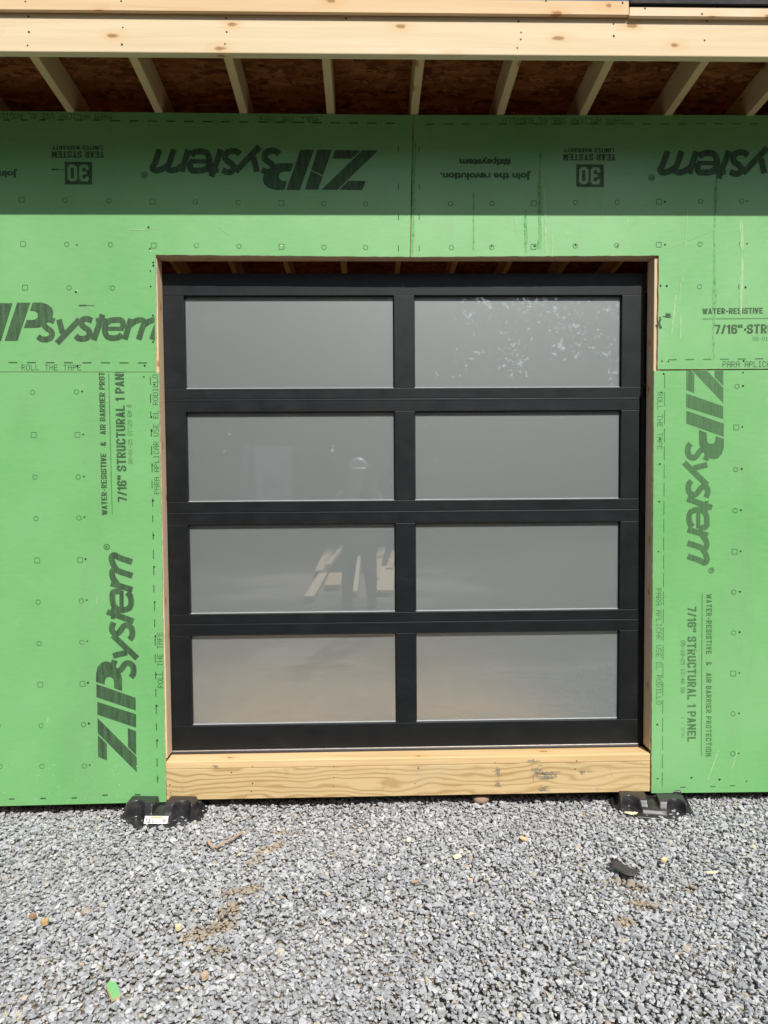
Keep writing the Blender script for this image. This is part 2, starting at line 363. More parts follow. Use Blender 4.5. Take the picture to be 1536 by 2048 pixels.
# ------------------------------------------------------------------ ground
def make_ground():
    bm = bmesh.new(); S = 400.0
    xs = [-S, -40, -12, -4, 4, 12, 40, S]; ys = [-S, -40, -14, -6, 6, 14, 40, S]
    vv = [[bm.verts.new((x, y, GZ - 0.03 + (0.0 if abs(x) < 5 and -6 <= y < 8 else 0.02))) for x in xs] for y in ys]
    for j in range(len(ys) - 1):
        for i in range(len(xs) - 1): bm.faces.new((vv[j][i], vv[j][i + 1], vv[j + 1][i + 1], vv[j + 1][i]))
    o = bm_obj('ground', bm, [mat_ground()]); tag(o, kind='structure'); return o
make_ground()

def make_gravel():
    protos = []
    for k in range(18):
        bm = bmesh.new()
        sx, sy, sz = 1.0, random.uniform(0.55, 0.85), random.uniform(0.38, 0.65)
        for i in range(11):
            d = Vector((random.gauss(0, 1), random.gauss(0, 1), random.gauss(0, 1))).normalized() * random.uniform(0.82, 1.1)
            bm.verts.new((d.x * sx, d.y * sy, d.z * sz))
        bmesh.ops.convex_hull(bm, input=bm.verts[:])
        loose = [v for v in bm.verts if not v.link_faces]
        bmesh.ops.delete(bm, geom=loose, context='VERTS'); bmesh.ops.triangulate(bm, faces=bm.faces[:])
        bm.verts.ensure_lookup_table(); bm.verts.index_update()
        protos.append((np.array([v.co[:] for v in bm.verts], dtype=np.float32), np.array([[v.index for v in f.verts] for f in bm.faces], dtype=np.int32))); bm.free()
    P = []
    for (x0, x1, y0, y1, sp, lay) in ((-2.45, 2.5, -1.95, 0.35, 0.0152, 0), (-2.45, 2.5, -1.95, 0.35, 0.0195, 1), (-4.5, -2.45, -2.2, 0.6, 0.036, 2), (2.5, 4.5, -2.2, 0.6, 0.036, 2), (-2.45, 2.5, -2.35, -1.95, 0.030, 2)):
        gx, gy = np.meshgrid(np.arange(x0, x1, sp), np.arange(y0, y1, sp)); n = gx.size
        x = gx.ravel() + RNG.uniform(-.6, .6, n) * sp; y = gy.ravel() + RNG.uniform(-.6, .6, n) * sp
        big = {0: 1.0, 1: 0.95, 2: 1.6}[lay]
        s = np.clip(RNG.lognormal(math.log(0.0107 * big), 0.33, n), 0.0055, 0.026 * big)
        und = 0.006 * np.sin(x * 5.1 + 1.3 * y) + 0.006 * np.sin(y * 7.3 - x * 2.0)
        z = GZ - 0.012 + und + (0.010 if lay == 1 else 0.0) + RNG.uniform(-0.006, 0.006, n) - s * 0.2
        P.append(np.stack([x, y, z, s], 1))
    P = np.concatenate(P); n = len(P)
    which = RNG.integers(0, len(protos), n)
    V, F = [], []; off = 0
    for k, (pv, pf) in enumerate(protos):
        q = P[which == k]; m = len(q)
        if not m: continue
        az = RNG.uniform(0, 2 * np.pi, m); tilt = RNG.normal(0, 0.34, m); ta = RNG.uniform(0, 2 * np.pi, m)
        ca, sa = np.cos(az), np.sin(az); ct, st = np.cos(tilt), np.sin(tilt); cb, sb = np.cos(ta), np.sin(ta)
        Rz = np.zeros((m, 3, 3)); Rz[:, 0, 0] = ca; Rz[:, 0, 1] = -sa; Rz[:, 1, 0] = sa; Rz[:, 1, 1] = ca; Rz[:, 2, 2] = 1
        Rx = np.zeros((m, 3, 3)); Rx[:, 0, 0] = 1; Rx[:, 1, 1] = ct; Rx[:, 1, 2] = -st; Rx[:, 2, 1] = st; Rx[:, 2, 2] = ct
        Rb = np.zeros((m, 3, 3)); Rb[:, 0, 0] = cb; Rb[:, 0, 1] = -sb; Rb[:, 1, 0] = sb; Rb[:, 1, 1] = cb; Rb[:, 2, 2] = 1
        M = Rb @ Rx @ Rz
        vv = np.einsum('mij,vj->mvi', M, pv) * q[:, None, 3:4] + q[:, None, :3]
        ff = pf[None] + (np.arange(m) * len(pv))[:, None, None] + off
        V.append(vv.reshape(-1, 3)); F.append(ff.reshape(-1, 3)); off += m * len(pv)
    V = np.concatenate(V).astype(np.float32); F = np.concatenate(F).astype(np.int32)
    me = bpy.data.meshes.new('gravel')
    me.vertices.add(len(V)); me.vertices.foreach_set('co', V.ravel())
    me.loops.add(F.size); me.loops.foreach_set('vertex_index', F.ravel())
    me.polygons.add(len(F)); me.polygons.foreach_set('loop_start', np.arange(0, F.size, 3, dtype=np.int32))
    me.polygons.foreach_set('use_smooth', np.zeros(len(F), dtype=bool))
    me.update(calc_edges=True); me.validate()
    o = link('gravel', me, None, [mat_gravel()]); tag(o, 'loose grey crushed stone gravel in front of the building', 'gravel', kind='stuff')
make_gravel()

# ------------------------------------------------------------------ the building
BLD = empty('unfinished_building', (0, 0, 0)); tag(BLD, 'unfinished shed clad in green printed sheathing boards with bare timber eaves', 'building')
T = 0.0111                                  # sheathing thickness
def XZ(lst): return [W(*p) for p in lst]
BW0, BW1, BD = -2.222, 2.662, 3.66
ul = XZ([(312, 743.4), (311.5, 509.5), (819.3, 513.5)]) ; ulT = W(825.5, 230)
ul_pts = [(BW0, 2.1475), (ul[0][0], ul[0][1]), (ul[1][0], ul[1][1]), (ul[2][0], ul[2][1]), ulT, (BW0, 3.366)]
ur = XZ([(821.2, 513.5), (1318, 511), (1315.5, 738.5)]); urT = W(827.4, 230)
ur_pts = [(ur[0][0], ur[0][1]), (ur[1][0], ur[1][1]), (ur[2][0], ur[2][1]), (BW1, 2.1475), (BW1, 3.366), urT]
ll = XZ([(317.5, 746), (332, 1604)]); ll_pts = [(BW0, 0.0225), (ll[1][0], 0.0305), (ll[0][0], 2.1395), (BW0, 2.144)]
lr = XZ([(1308, 742), (1303, 1586)]); lr_pts = [(lr[1][0], 0.0305), (BW1, 0.0215), (BW1, 2.1435), (lr[0][0], 2.138)]
def panel(pts, flags, label):
    o = prism('sheathing_panel', rough_edge(pts, flags, 0.0011, 0.028), 0.0, T, [MG, OSBE, OSBI], BLD); o['label'] = label; return o
UL = panel(ul_pts, (0, 1, 1, 0, 0, 0), 'upper green board with an upside-down logo left of the seam')
UR = panel(ur_pts, (1, 1, 0, 0, 0, 0), 'upper green board right of the seam with drip stains and scuffs')
LL = panel(ll_pts, (0, 1, 0, 0), 'lower green board with a dark logo reading upward')
LR = panel(lr_pts, (0, 0, 0, 1), 'lower green board with a faded logo reading downward')

# sides and back of the shed, plain boards
SLOPE = -0.10
def roof_z(y): return 3.358 + SLOPE * y      # underside of the rafters
for x0 in (BW0, BW1 - T):
    for (ya, yb) in ((T + 0.001, 1.22), (1.222, 2.44), (2.442, BD)):
        bm = bmesh.new()
        vs = [(x0, ya, 0.022), (x0, yb, 0.022), (x0, yb, roof_z(yb) + 0.139), (x0, ya, roof_z(ya) + 0.139)]
        a = [bm.verts.new(v) for v in vs]; b = [bm.verts.new((v[0] + T, v[1], v[2])) for v in vs]
        bm.faces.new(a); bm.faces.new(b[::-1])
        for i in range(4): bm.faces.new((a[i], b[i], b[(i + 1) % 4], a[(i + 1) % 4]))
        bmesh.ops.recalc_face_normals(bm, faces=bm.faces[:])
        for f in bm.faces: f.material_index = 0 if f.normal.x * (1 if x0 > 0 else -1) > 0.5 else 1
        bm_obj('side_sheathing', bm, [MG, OSBI], BLD)
for (xa, xb, za, zb) in ((BW0, 0.219, 0.022, roof_z(BD) + 0.139), (0.221, BW1, 0.022, roof_z(BD) + 0.139)):
    o = box('rear_sheathing', xa, xb, BD - T, BD, za, zb, MG, BLD, 0); o.data.materials.append(OSBI)
    for f in o.data.polygons: f.material_index = 0 if f.normal.y > 0.5 else 1
for x in (-2.2, -1.7, -1.22, 1.66, 2.1, 2.6):
    box('stud', x - 0.019, x + 0.019, T + 0.001, T + 0.09, 0.28, 3.25, STUD, BLD, 0.002)
# frame of the opening
jl = ll[0][0]; jr = lr[0][0]
box('jamb_stud', jl - 0.040, jl - 0.0015, T + 0.0005, 0.098, 0.245, 2.69, STUD, BLD, 0.002)
box('jamb_stud', jr + 0.002, jr + 0.040, T + 0.0005, 0.098, 0.245, 2.69, STUD, BLD, 0.002)
box('header_beam', -1.10, 1.52, T + 0.0005, 0.088, 2.6915, 2.93, HEAD, BLD, 0.002)
box('top_plate', BW0 + T + 0.001, BW1 - T - 0.001, T + 0.0005, 0.098, 3.31, 3.352, HEAD, BLD, 0.002)
# threshold: plank on a treated beam
zt = W(800, 1516, 0.006)[1]
bl_, br_ = ll[1][0] + 0.0015, lr[1][0] - 0.005
th = box('threshold_beam', bl_, br_, 0.006, 0.045, 0.036, zt - 0.0385, PINE, BLD, 0.003, 2)
th['label'] = 'yellow treated pine beam under the door'
box('threshold_plank', bl_, br_, 0.0055, 0.150, zt - 0.0380, zt, SILLW, BLD, 0.004, 2)
box('floor_deck', BW0 + 0.02, BW1 - 0.02, 0.152, BD - 0.02, 0.19, 0.21, FLOORP, BLD, 0)
for (xa, xb) in ((BW0 + T + 0.001, bl_ - 0.003), (br_ + 0.007, BW1 - T - 0.001)):
    box('rim_joist', xa, xb, T + 0.001, 0.05, 0.034, 0.235, PINE, BLD, 0.002)
# rafters 16 in. apart, roof boards, fascia
RX0, RSP = 0.2466, 0.4064
YF = -0.402
for k in range(-6, 7):
    x = RX0 + k * RSP + (0.004 if k % 2 else -0.003)
    if not (BW0 < x < BW1): continue
    bm = bmesh.new(); vs = []
    for (y, dz) in ((YF + 0.001, 0), (BD + 0.25, 0), (BD + 0.25, 0.14), (YF + 0.001, 0.14)):
        vs.append((y, roof_z(y) + dz + 0.0015))
    a = [bm.verts.new((x - 0.019, y, z)) for y, z in vs]; b = [bm.verts.new((x + 0.019, y, z)) for y, z in vs]
    bm.faces.new(a); bm.faces.new(b[::-1])
    for i in range(4): bm.faces.new((a[i], b[i], b[(i + 1) % 4], a[(i + 1) % 4]))
    bmesh.ops.recalc_face_normals(bm, faces=bm.faces[:])
    bmesh.ops.bevel(bm, geom=bm.edges[:], offset=0.003, segments=1, affect='EDGES')
    bm_obj('rafter', bm, [RAFTER], BLD)
def roof_slab(name, x0, x1, y0, y1, dz0, dz1, mat):
    bm = bmesh.new()
    c = [(x0, y0), (x1, y0), (x1, y1), (x0, y1)]
    a = [bm.verts.new((x, y, roof_z(y) + dz0)) for x, y in c]; b = [bm.verts.new((x, y, roof_z(y) + dz1)) for x, y in c]
    bm.faces.new(a[::-1]); bm.faces.new(b)
    for i in range(4): bm.faces.new((a[i], a[(i + 1) % 4], b[(i + 1) % 4], b[i]))
    bmesh.ops.recalc_face_normals(bm, faces=bm.faces[:]); return bm_obj(name, bm, [mat], BLD)
RZ0 = 0.1425
for j, (ya, yb) in enumerate(((YF + 0.001, 0.80), (0.803, 2.02), (2.023, 3.24), (3.243, BD + 0.25))):
    cuts = [BW0 - 0.05, RX0 if j % 2 else RX0 - 3 * RSP, RX0 + 4 * RSP if j % 2 == 0 else BW1 + 0.05, BW1 + 0.05]
    cuts = sorted(set(cuts))
    for xa, xb in zip(cuts, cuts[1:]): roof_slab('roof_board', xa + 0.0015, xb - 0.0015, ya, yb, RZ0, RZ0 + 0.0155, OSB)
roof_slab('roof_membrane', BW0 - 0.10, BW1 + 0.10, -0.447, BD + 0.30, RZ0 + 0.021, RZ0 + 0.027, ROOFM)
FX0, FX1 = BW0 - 0.08, BW1 + 0.08
fb = box('fascia_board', FX0, FX1, -0.440, YF, 3.3790, 3.5345, SPRUCE, BLD, 0.004, 2)
tj = W(1258.5, 20, -0.46)[0]
t1 = box('trim_board', FX0, tj - 0.0012, -0.4605, -0.4405, 3.5325, 3.590, SPRUCE2, BLD, 0.002)
t2 = box('trim_board', tj + 0.0012, FX1, -0.4600, -0.4405, 3.5290, 3.5665, SPRUCE3, BLD, 0.002)
box('trim_cap', tj + 0.0012, FX1, -0.452, -0.4405, 3.567, 3.5745, STUD, BLD, 0.001)
box('drip_edge', tj + 0.0012, FX1, -0.470, -0.4405, 3.5750, 3.597, ROOFM, BLD, 0.001)

# ------------------------------------------------------------------ print on the boards
def clip_bm(bm, lim):
    for (co, no) in lim:
        g = bm.verts[:] + bm.edges[:] + bm.faces[:]
        bmesh.ops.bisect_plane(bm, geom=g, plane_co=co, plane_no=no, clear_outer=True, dist=1e-6)
LIM = {UL: [((ul[0][0] - 0.001, 0, 0), (1, 0, 0))], UR: [], LL: [((0, 0, 2.139), (0, 0, 1)), ((ll[1][0] - 0.001, 0, 0), (1, 0, 0))], LR: [((0, 0, 2.1375), (0, 0, 1)), ((lr[0][0] + 0.001, 0, 0), (-1, 0, 0))]}
def place(bm, p0, p1, h, y):
    """local x 0..1 along p0 -> p1, local y in units of cap height h (photo pixels)"""
    a, b = Vector(W(*p0)), Vector(W(*p1)); ex = b - a
    per = Vector((-ex.y, ex.x)).normalized()
    mpp = ex.length / math.hypot(p1[0] - p0[0], p1[1] - p0[1])
    for v in bm.verts:
        q = a + ex * v.co.x + per * (v.co.y * h * mpp); v.co = Vector((q.x, y - v.co.z * 0.00003, q.y))
def finish(bm, name, panelo, mat, clip):
    if clip: clip_bm(bm, LIM[panelo])
    for f in bm.faces:
        f.normal_update()
        if f.normal.y > 0: f.normal_flip()
    return bm_obj(name, bm, [mat], panelo)
def font_bm(s, bold=0.0, spacing=1.0):
    cu = bpy.data.curves.new('t', 'FONT'); cu.body = s; cu.offset = bold; cu.space_character = spacing; cu.resolution_u = 3
    o = bpy.data.objects.new('t', cu); COL.objects.link(o)
    bpy.context.view_layer.update()
    me = bpy.data.meshes.new_from_object(o.evaluated_get(bpy.context.evaluated_depsgraph_get()))
    bm = bmesh.new(); bm.from_mesh(me)
    bpy.data.objects.remove(o); bpy.data.curves.remove(cu); bpy.data.meshes.remove(me)
    return bm
def text(s, panelo, p0, p1, h, mat=None, bold=0.03, spacing=1.05, y=-0.0006, clip=False, caps=0.728):
    bm = font_bm(s, bold, spacing)
    x0 = min(v.co.x for v in bm.verts); x1 = max(v.co.x for v in bm.verts)
    for v in bm.verts: v.co = Vector(((v.co.x - x0) / (x1 - x0), (v.co.y + bold) / (caps + 2 * bold), 0))
    place(bm, p0, p1, h, y); return finish(bm, 'printed_text', panelo, mat or INK, clip)
HV = {'A': 'd.10,0,.30,1 d.50,0,.30,1 h.28,.18,.42', 'B': 'v.10 h.91,.1,.44 h.5,.1,.44 h.09,.1,.44 v.50,.54,.88 v.50,.12,.46', 'C': 'v.10,.1,.9 h.91,.1,.5 h.09,.1,.5 v.50,.1,.36 v.50,.64,.9', 'D': 'v.10 h.91,.1,.44 h.09,.1,.44 v.50,.12,.88', 'E': 'v.10 h.91,.1,.58 h.5,.1,.52 h.09,.1,.58',
      'I': 'v.10', 'L': 'v.10 h.09,.1,.56', 'M': 'v.10 v.62 d.12,1,.36,.15 d.60,1,.36,.15', 'N': 'v.10 v.52 d.10,1,.52,0', 'O': 'v.10,.1,.9 v.50,.1,.9 h.91,.1,.5 h.09,.1,.5', 'P': 'v.10 h.91,.1,.44 h.45,.1,.44 v.50,.48,.88', 'R': 'v.10 h.91,.1,.44 h.47,.1,.44 v.50,.5,.88 d.30,.47,.50,0', 'S': 'h.91,.12,.56 h.5,.12,.5 h.09,.04,.5 v.10,.54,.88 v.50,.12,.46 v.50,.66,.88 v.10,.12,.32',
      'T': 'v.30 h.91,.0,.6', 'U': 'v.10,.1,1 v.50,.1,1 h.09,.1,.5', 'V': 'd.10,1,.30,0 d.50,1,.30,0', 'W': 'd.08,1,.24,0 d.24,0,.40,.9 d.40,.9,.56,0 d.56,0,.72,1', 'Y': 'v.30,0,.5 d.10,1,.30,.45 d.50,1,.30,.45', '&': 'h.91,.14,.4 v.12,.58,.88 v.42,.6,.88 d.14,.6,.56,0 h.09,.14,.4 v.10,.12,.42 d.12,.4,.4,.62 d.38,.1,.56,.4', '-': 'h.45,.04,.36',
      '/': 'd.06,0,.34,1', '1': 'v.26 d.02,.72,.26,.93', '6': 'v.10,.1,.9 h.91,.1,.5 h.55,.1,.5 h.09,.1,.5 v.50,.1,.52 v.50,.7,.9', '7': 'h.91,.02,.58 d.24,0,.50,.92', '"': 'v.08,.62,1 v.34,.62,1', ' ': '', '0': 'v.10,.1,.9 v.50,.1,.9 h.91,.1,.5 h.09,.1,.5', '3': 'h.91,.06,.5 h.5,.16,.5 h.09,.06,.5 v.50,.1,.9 v.10,.1,.3 v.10,.7,.9'}
HW = {'I': 0.20, 'M': 0.72, 'W': 0.80, '-': 0.40, '/': 0.40, '1': 0.36, '"': 0.42, ' ': 0.24, 'E': 0.58, 'L': 0.56, 'N': 0.62}
def heavy(s, panelo, p0, p1, h, mat=None, y=-0.0006, clip=False, wv=0.20, gap=0.11):
    bm = bmesh.new(); x = 0.0; k = 0
    for ch in s:
        for tok in HV[ch].split():
            q = [float(t) for t in tok[1:].split(',')]; k += 1; z = k % 12
            if tok[0] == 'v': a, b, c, d = q[0] - wv / 2, q[0] + wv / 2, *(q[1:] or (0.0, 1.0)); P = ((a, c), (b, c), (b, d), (a, d))
            elif tok[0] == 'h': P = ((q[1], q[0] - 0.09), (q[2], q[0] - 0.09), (q[2], q[0] + 0.09), (q[1], q[0] + 0.09))
            else: P = ((q[0] - wv / 2, q[1]), (q[0] + wv / 2, q[1]), (q[2] + wv / 2, q[3]), (q[2] - wv / 2, q[3]))
            bm.faces.new([bm.verts.new((x + a, b, z)) for a, b in P])
        x += HW.get(ch, 0.60) + gap
    x -= gap
    for v in bm.verts: v.co.x /= x
    place(bm, p0, p1, h, y); return finish(bm, 'printed_text', panelo, mat or INK, clip)
DOTS = {'A': '01110 10001 10001 11111 10001 10001 10001', 'C': '01110 10001 10000 10000 10000 10001 01110', 'D': '11110 10001 10001 10001 10001 10001 11110', 'E': '11111 10000 10000 11110 10000 10000 11111',
        'H': '10001 10001 10001 11111 10001 10001 10001', 'I': '01110 00100 00100 00100 00100 00100 01110', 'L': '10000 10000 10000 10000 10000 10000 11111', 'M': '10001 11011 10101 10101 10001 10001 10001',
        'O': '01110 10001 10001 10001 10001 10001 01110', 'P': '11110 10001 10001 11110 10000 10000 10000', 'R': '11110 10001 10001 11110 10100 10010 10001', 'S': '01111 10000 10000 01110 00001 00001 11110',
        'T': '11111 00100 00100 00100 00100 00100 00100', 'U': '10001 10001 10001 10001 10001 10001 01110', 'B': '11110 10001 10001 11110 10001 10001 11110', 'Q': '01110 10001 10001 10001 10101 10010 01101',
        '0': '01110 10001 10001 10001 10001 10001 01110', '1': '00100 01100 00100 00100 00100 00100 01110', '2': '01110 10001 00001 00110 01000 10000 11111', '3': '01110 10001 00001 00110 00001 10001 01110',
        '4': '00010 00110 01010 10010 11111 00010 00010', '5': '11111 10000 11110 00001 00001 10001 01110', '7': '11111 00001 00010 00100 01000 01000 01000', '8': '01110 10001 10001 01110 10001 10001 01110',
        '9': '01110 10001 10001 01111 00001 00001 01110', '-': '00000 00000 00000 11111 00000 00000 00000', ':': '00000 00100 00100 00000 00100 00100 00000', ' ': '00000 ' * 7}
def dots(s, panelo, p0, p1, h, y=-0.0006, clip=False, jit=0.0, mat=None, wide=0.86):
    bm = bmesh.new(); n = len(s); tw = 6 * n - 1
    for i, ch in enumerate(s):
        rows = DOTS[ch].split()
        for r, row in enumerate(rows):
            c = 0
            while c < 5:
                if row[c] == '1':
                    e = c
                    while e + 1 < 5 and row[e + 1] == '1': e += 1
                    x0 = (6 * i + c + (1 - wide) / 2) / tw; x1 = (6 * i + e + 1 - (1 - wide) / 2) / tw
                    y1 = (7 - r - 0.10) / 7; y0 = (6 - r + 0.10) / 7
                    if r < 6 and e == c and rows[r + 1][c] == '1': y0 -= 0.2 / 7
                    j = random.uniform(-jit, jit)
                    bm.faces.new([bm.verts.new(v) for v in ((x0, y0 + j, 0), (x1, y0 + j, 0), (x1, y1 + j, 0), (x0, y1 + j, 0))])
                    c = e
                c += 1
    place(bm, p0, p1, h, y); return finish(bm, 'dot_printed_text', panelo, mat or INKT, clip)

# the wordmark, drawn from its letter shapes (units: along = 1982 - v, up = 390 - u)
def catmull(pts, k=6):
    P = [Vector(p) for p in pts]; P = [P[0] * 2 - P[1]] + P + [P[-1] * 2 - P[-2]]; out = []
    for i in range(1, len(P) - 2):
        for j in range(k):
            t = j / k; a, b, c, d = P[i - 1], P[i], P[i + 1], P[i + 2]
            out.append(0.5 * ((2 * b) + (c - a) * t + (2 * a - 5 * b + 4 * c - d) * t * t + (3 * b - a - 3 * c + d) * t ** 3))
    return out + [P[-2]]
LAY = [0]
def stroke(bm, pts, wd, curve=True):
    LAY[0] += 1; zz = LAY[0] % 12
    P = catmull(pts) if curve else [Vector(p) for p in pts]
    L, Rr = [], []
    for i, p in enumerate(P):
        d = (P[min(i + 1, len(P) - 1)] - P[max(i - 1, 0)]).normalized(); nn = Vector((-d.y, d.x))
        L.append(bm.verts.new((*(p + nn * wd / 2), zz))); Rr.append(bm.verts.new((*(p - nn * wd / 2), zz)))
    for i in range(len(P) - 1): bm.faces.new((L[i], L[i + 1], Rr[i + 1], Rr[i]))
def poly(bm, pts):
    f = bm.faces.new([bm.verts.new((*p, 0)) for p in pts]); bmesh.ops.triangulate(bm, faces=[f])
def logo_bm():
    bm = bmesh.new(); u = lambda L: [(1982 - v, 390 - a) for a, v in L]
    poly(bm, u([(70, 1660), (145, 1735), (145, 1880), (70, 1848)]))
    poly(bm, u([(68, 1512), (68, 1642), (395, 1982), (395, 1850)]))
    poly(bm, u([(322, 1600), (392, 1628), (392, 1836), (322, 1763)]))
    poly(bm, u([(68, 1375), (68, 1485), (392, 1597), (392, 1480)]))
    poly(bm, u([(62, 1222), (62, 1335), (390, 1450), (390, 1340)]))
    poly(bm, u([(60, 1205), (60, 1130), (75, 1075), (105, 1040), (140, 1028), (180, 1035), (188, 1075), (205, 1110), (235, 1132), (270, 1138), (277, 1170), (278, 1283), (210, 1258), (210, 1215), (203, 1180), (185, 1163), (155, 1163), (138, 1180), (132, 1205), (132, 1228)]))
    S = [(350, 1165), (371, 1138), (375, 1095), (360, 1058), (325, 1043), (298, 1058), (272, 1095), (243, 1115), (214, 1102), (204, 1065), (220, 1020)]
    wd = 50
    stroke(bm, u(S), wd); stroke(bm, u([(a - 8, v - 322) for a, v in S]), wd)
    stroke(bm, u([(202, 806), (407, 1003)]), wd, False); stroke(bm, u([(203, 982), (322, 952)]), wd, False)
    stroke(bm, u([(158, 607), (378, 688)]), wd, False); stroke(bm, u([(207, 575), (207, 668)]), 36, False)
    stroke(bm, u([(279, 432), (212, 442), (204, 500), (215, 555), (255, 590), (305, 590), (348, 568), (360, 520), (350, 470), (325, 445)]), wd); stroke(bm, u([(279, 428), (279, 590)]), 36, False)
    stroke(bm, u([(192, 366), (372, 420)]), wd, False); stroke(bm, u([(245, 372), (212, 325), (203, 275), (225, 248), (270, 268), (372, 302)]), wd)
    stroke(bm, u([(248, 262), (212, 205), (200, 150), (222, 128), (270, 152), (370, 186)]), wd)
    ring = [(160 + 23 * math.cos(t), 60 + 23 * math.sin(t)) for t in np.linspace(0, 2 * math.pi, 21)]
    stroke(bm, u(ring), 6, False)
    stroke(bm, u([(172, 70), (148, 70), (148, 56), (156, 50), (160, 56), (160, 70)]), 6, False); stroke(bm, u([(160, 60), (172, 50)]), 6, False)
    for v in bm.verts: v.co.x /= 1872.0
    return bm
def logo(panelo, p0, p1, mat, clip=False):
    bm = logo_bm()
    L = math.hypot(p1[0] - p0[0], p1[1] - p0[1])
    place(bm, p0, p1, L / 1872.0, -0.0006); return finish(bm, 'printed_logo', panelo, mat, clip)
logo(LL, (272.5, 1544.5), (269.0, 1106), INK)
logo(UL, (757, 302), (300.5, 293.5), INK)
logo(UR, (1772, 303), (1316.5, 297), INK)
logo(UL, (-116, 681), (322, 684), INK, True)
logo(LR, (1373.5, 697), (1370.5, 1130), INKF, True)

# texts (start of baseline, end of baseline, cap height in photo pixels)
heavy('WATER-RESISTIVE   &   AIR BARRIER PROTECTION', LL, (215, 1030), (208.3, 694), 11.5, INK, clip=True, wv=0.23)
heavy('7/16" STRUCTURAL 1 PANEL', LL, (254, 1004), (247.6, 722), 18.5, INK, clip=True, wv=0.22)
dots('08-01-25 07:29 EM B', LL, (265.5, 928), (263, 809), 8.5, mat=INK)
dots('PARA APLICAR USE EL RODILLO', LL, (319.3, 988), (315.8, 749), 11, mat=INK)
dots('ROLL THE TAPE', LL, (326.6, 1376), (325.0, 1264), 11, mat=INK)
heavy('WATER-RESISTIVE   &   AIR BARRIER PROTECTION', LR, (1412.5, 1188), (1411.5, 1513), 11, INKF, wv=0.17, gap=0.14)
heavy('7/16" STRUCTURAL 1 PANEL', LR, (1375, 1213), (1374.5, 1484), 17.5, INKF)
dots('05-18-25 10:40 SQ', LR, (1361.5, 1281), (1361.5, 1386), 8.5, mat=INK)
dots('1 - 3770', LR, (1361.5, 1433), (1361.5, 1475), 7)
dots('ROLL THE TAPE', LR, (1314.5, 785), (1314.2, 899), 11, jit=0.05)
dots('PARA APLICAR USE EL RODILLO', LR, (1311.5, 1177), (1312, 1409), 11.5, jit=0.04)
dots('ROLL THE TAPE', UL, (43, 740.5), (162.5, 741), 11.5, mat=INK)
dots('PARA APLICAR USE EL RODILLO', UR, (1445, 735), (1682, 733.5), 12, mat=INK)
dots('PARA APLICAR USE EL RODILLO', UL, (224, 228), (-16, 226), 11.5, jit=0.09, mat=INK)
dots('ROLL THE TAPE', UL, (636, 234), (516, 233), 11.5, jit=0.09, mat=INK)
dots('PARA APLICAR USE EL RODILLO', UR, (1247, 236), (1005, 236), 12, jit=0.09, mat=INK)
heavy('WATER-RESISTIVE   &   AIR BARRIER PROTECTION', UR, (1405, 628.5), (1730, 625), 11.5, INK, wv=0.23)
heavy('7/16" STRUCTURAL 1 PANEL', UR, (1429, 668), (1722, 665), 18, INK, wv=0.22)
dots('08-01-25 07:29 EM B', UR, (1505, 681.5), (1625, 680), 7.5)
for (dx, pn, dy, p) in ((0, UL, 0, 1), (1023, UR, 5, 1)):
    heavy('YEAR SYSTEM', pn, (208 + dx, 303 + dy), (103.5 + dx, 302.5 + dy), 13, INK, wv=0.23)
    heavy('LIMITED WARRANTY', pn, (205 + dx, 291.5 + dy), (104.5 + dx, 291 + dy), 8.5, INK, wv=0.22)
    bx = [(184.5, 324), (129.5, 323.5), (129.5, 369), (184.5, 369.5)]
    bm = bmesh.new(); poly(bm, [W(a + dx, b + dy) for a, b in bx])
    for v in bm.verts: v.co = Vector((v.co.x, -0.0006, v.co.y))
    finish(bm, 'printed_square', pn, INK, False)
    heavy('30', pn, (177.5 + dx, 330 + dy), (135 + dx, 329.5 + dy), 33, MG, -0.0011, wv=0.19, gap=0.13)
for (dx, pn, dy) in ((0, UR, 0), (-1027, UL, -4)):
    text('Join the revolution.', pn, (1062 + dx, 346 + dy), (880 + dx, 345.5 + dy), 14.5, INK, 0.045, 1.0)
    text('#zipsystem', pn, (1022 + dx, 318 + dy), (919 + dx, 318 + dy), 14, INK, 0.05, 1.0)

def bars(name, panelo, items, mat, y=-0.0006):
    """items: (x, y, dx, dy, width) bars in photo pixels"""
    for k, (x, yy, dx, dy, wd) in enumerate(items):
        bm = bmesh.new(); L = math.hypot(dx, dy); nx, ny = -dy / L, dx / L
        n = 1 if wd < 4 or L < 20 else 6
        l_, r_ = [], []
        for i in range(n + 1):
            t = i / n; h = wd / 2 * (1.0 if n == 1 else (0.35 if i in (0, n) else ju(0.6, 1.15))); j = 0 if n == 1 else ju(-.1, .1) * wd
            cx, cy = x + dx * t + nx * j, yy + dy * t + ny * j
            l_.append(W(cx + nx * h, cy + ny * h)); r_.append(W(cx - nx * h, cy - ny * h))
        lv = [bm.verts.new((a, y - 0.00002 * (k % 5), b)) for a, b in l_]; rv = [bm.verts.new((a, y - 0.00002 * (k % 5), b)) for a, b in r_]
        for i in range(n): bm.faces.new((lv[i], lv[i + 1], rv[i + 1], rv[i]))
        for f in bm.faces:
            f.normal_update()
            if f.normal.y > 0: f.normal_flip()
        bm_obj(name, bm, [mat], panelo)
ju = random.uniform
bars('dash_mark', LL, [(300.6 + (y - 760) * 0.0181 + ju(-.4, .4), y - 7, 0.2, 16 + ju(-3, 3), 1.9) for y in np.arange(760, 1590, 34.7)] +
     [(18, 1598, 11, 0, 2.6), (81, 1597, 11, -.4, 2.8), (143, 1596, 11, -.4, 2.8), (205, 1590.5, 11, -.5, 3.2), (269.5, 1589.3, 11.5, 0, 3.2)], INK)
bars('printed_rule', LL, [(224.5, 1029, -7.2, -283, 1.6)], INKT)
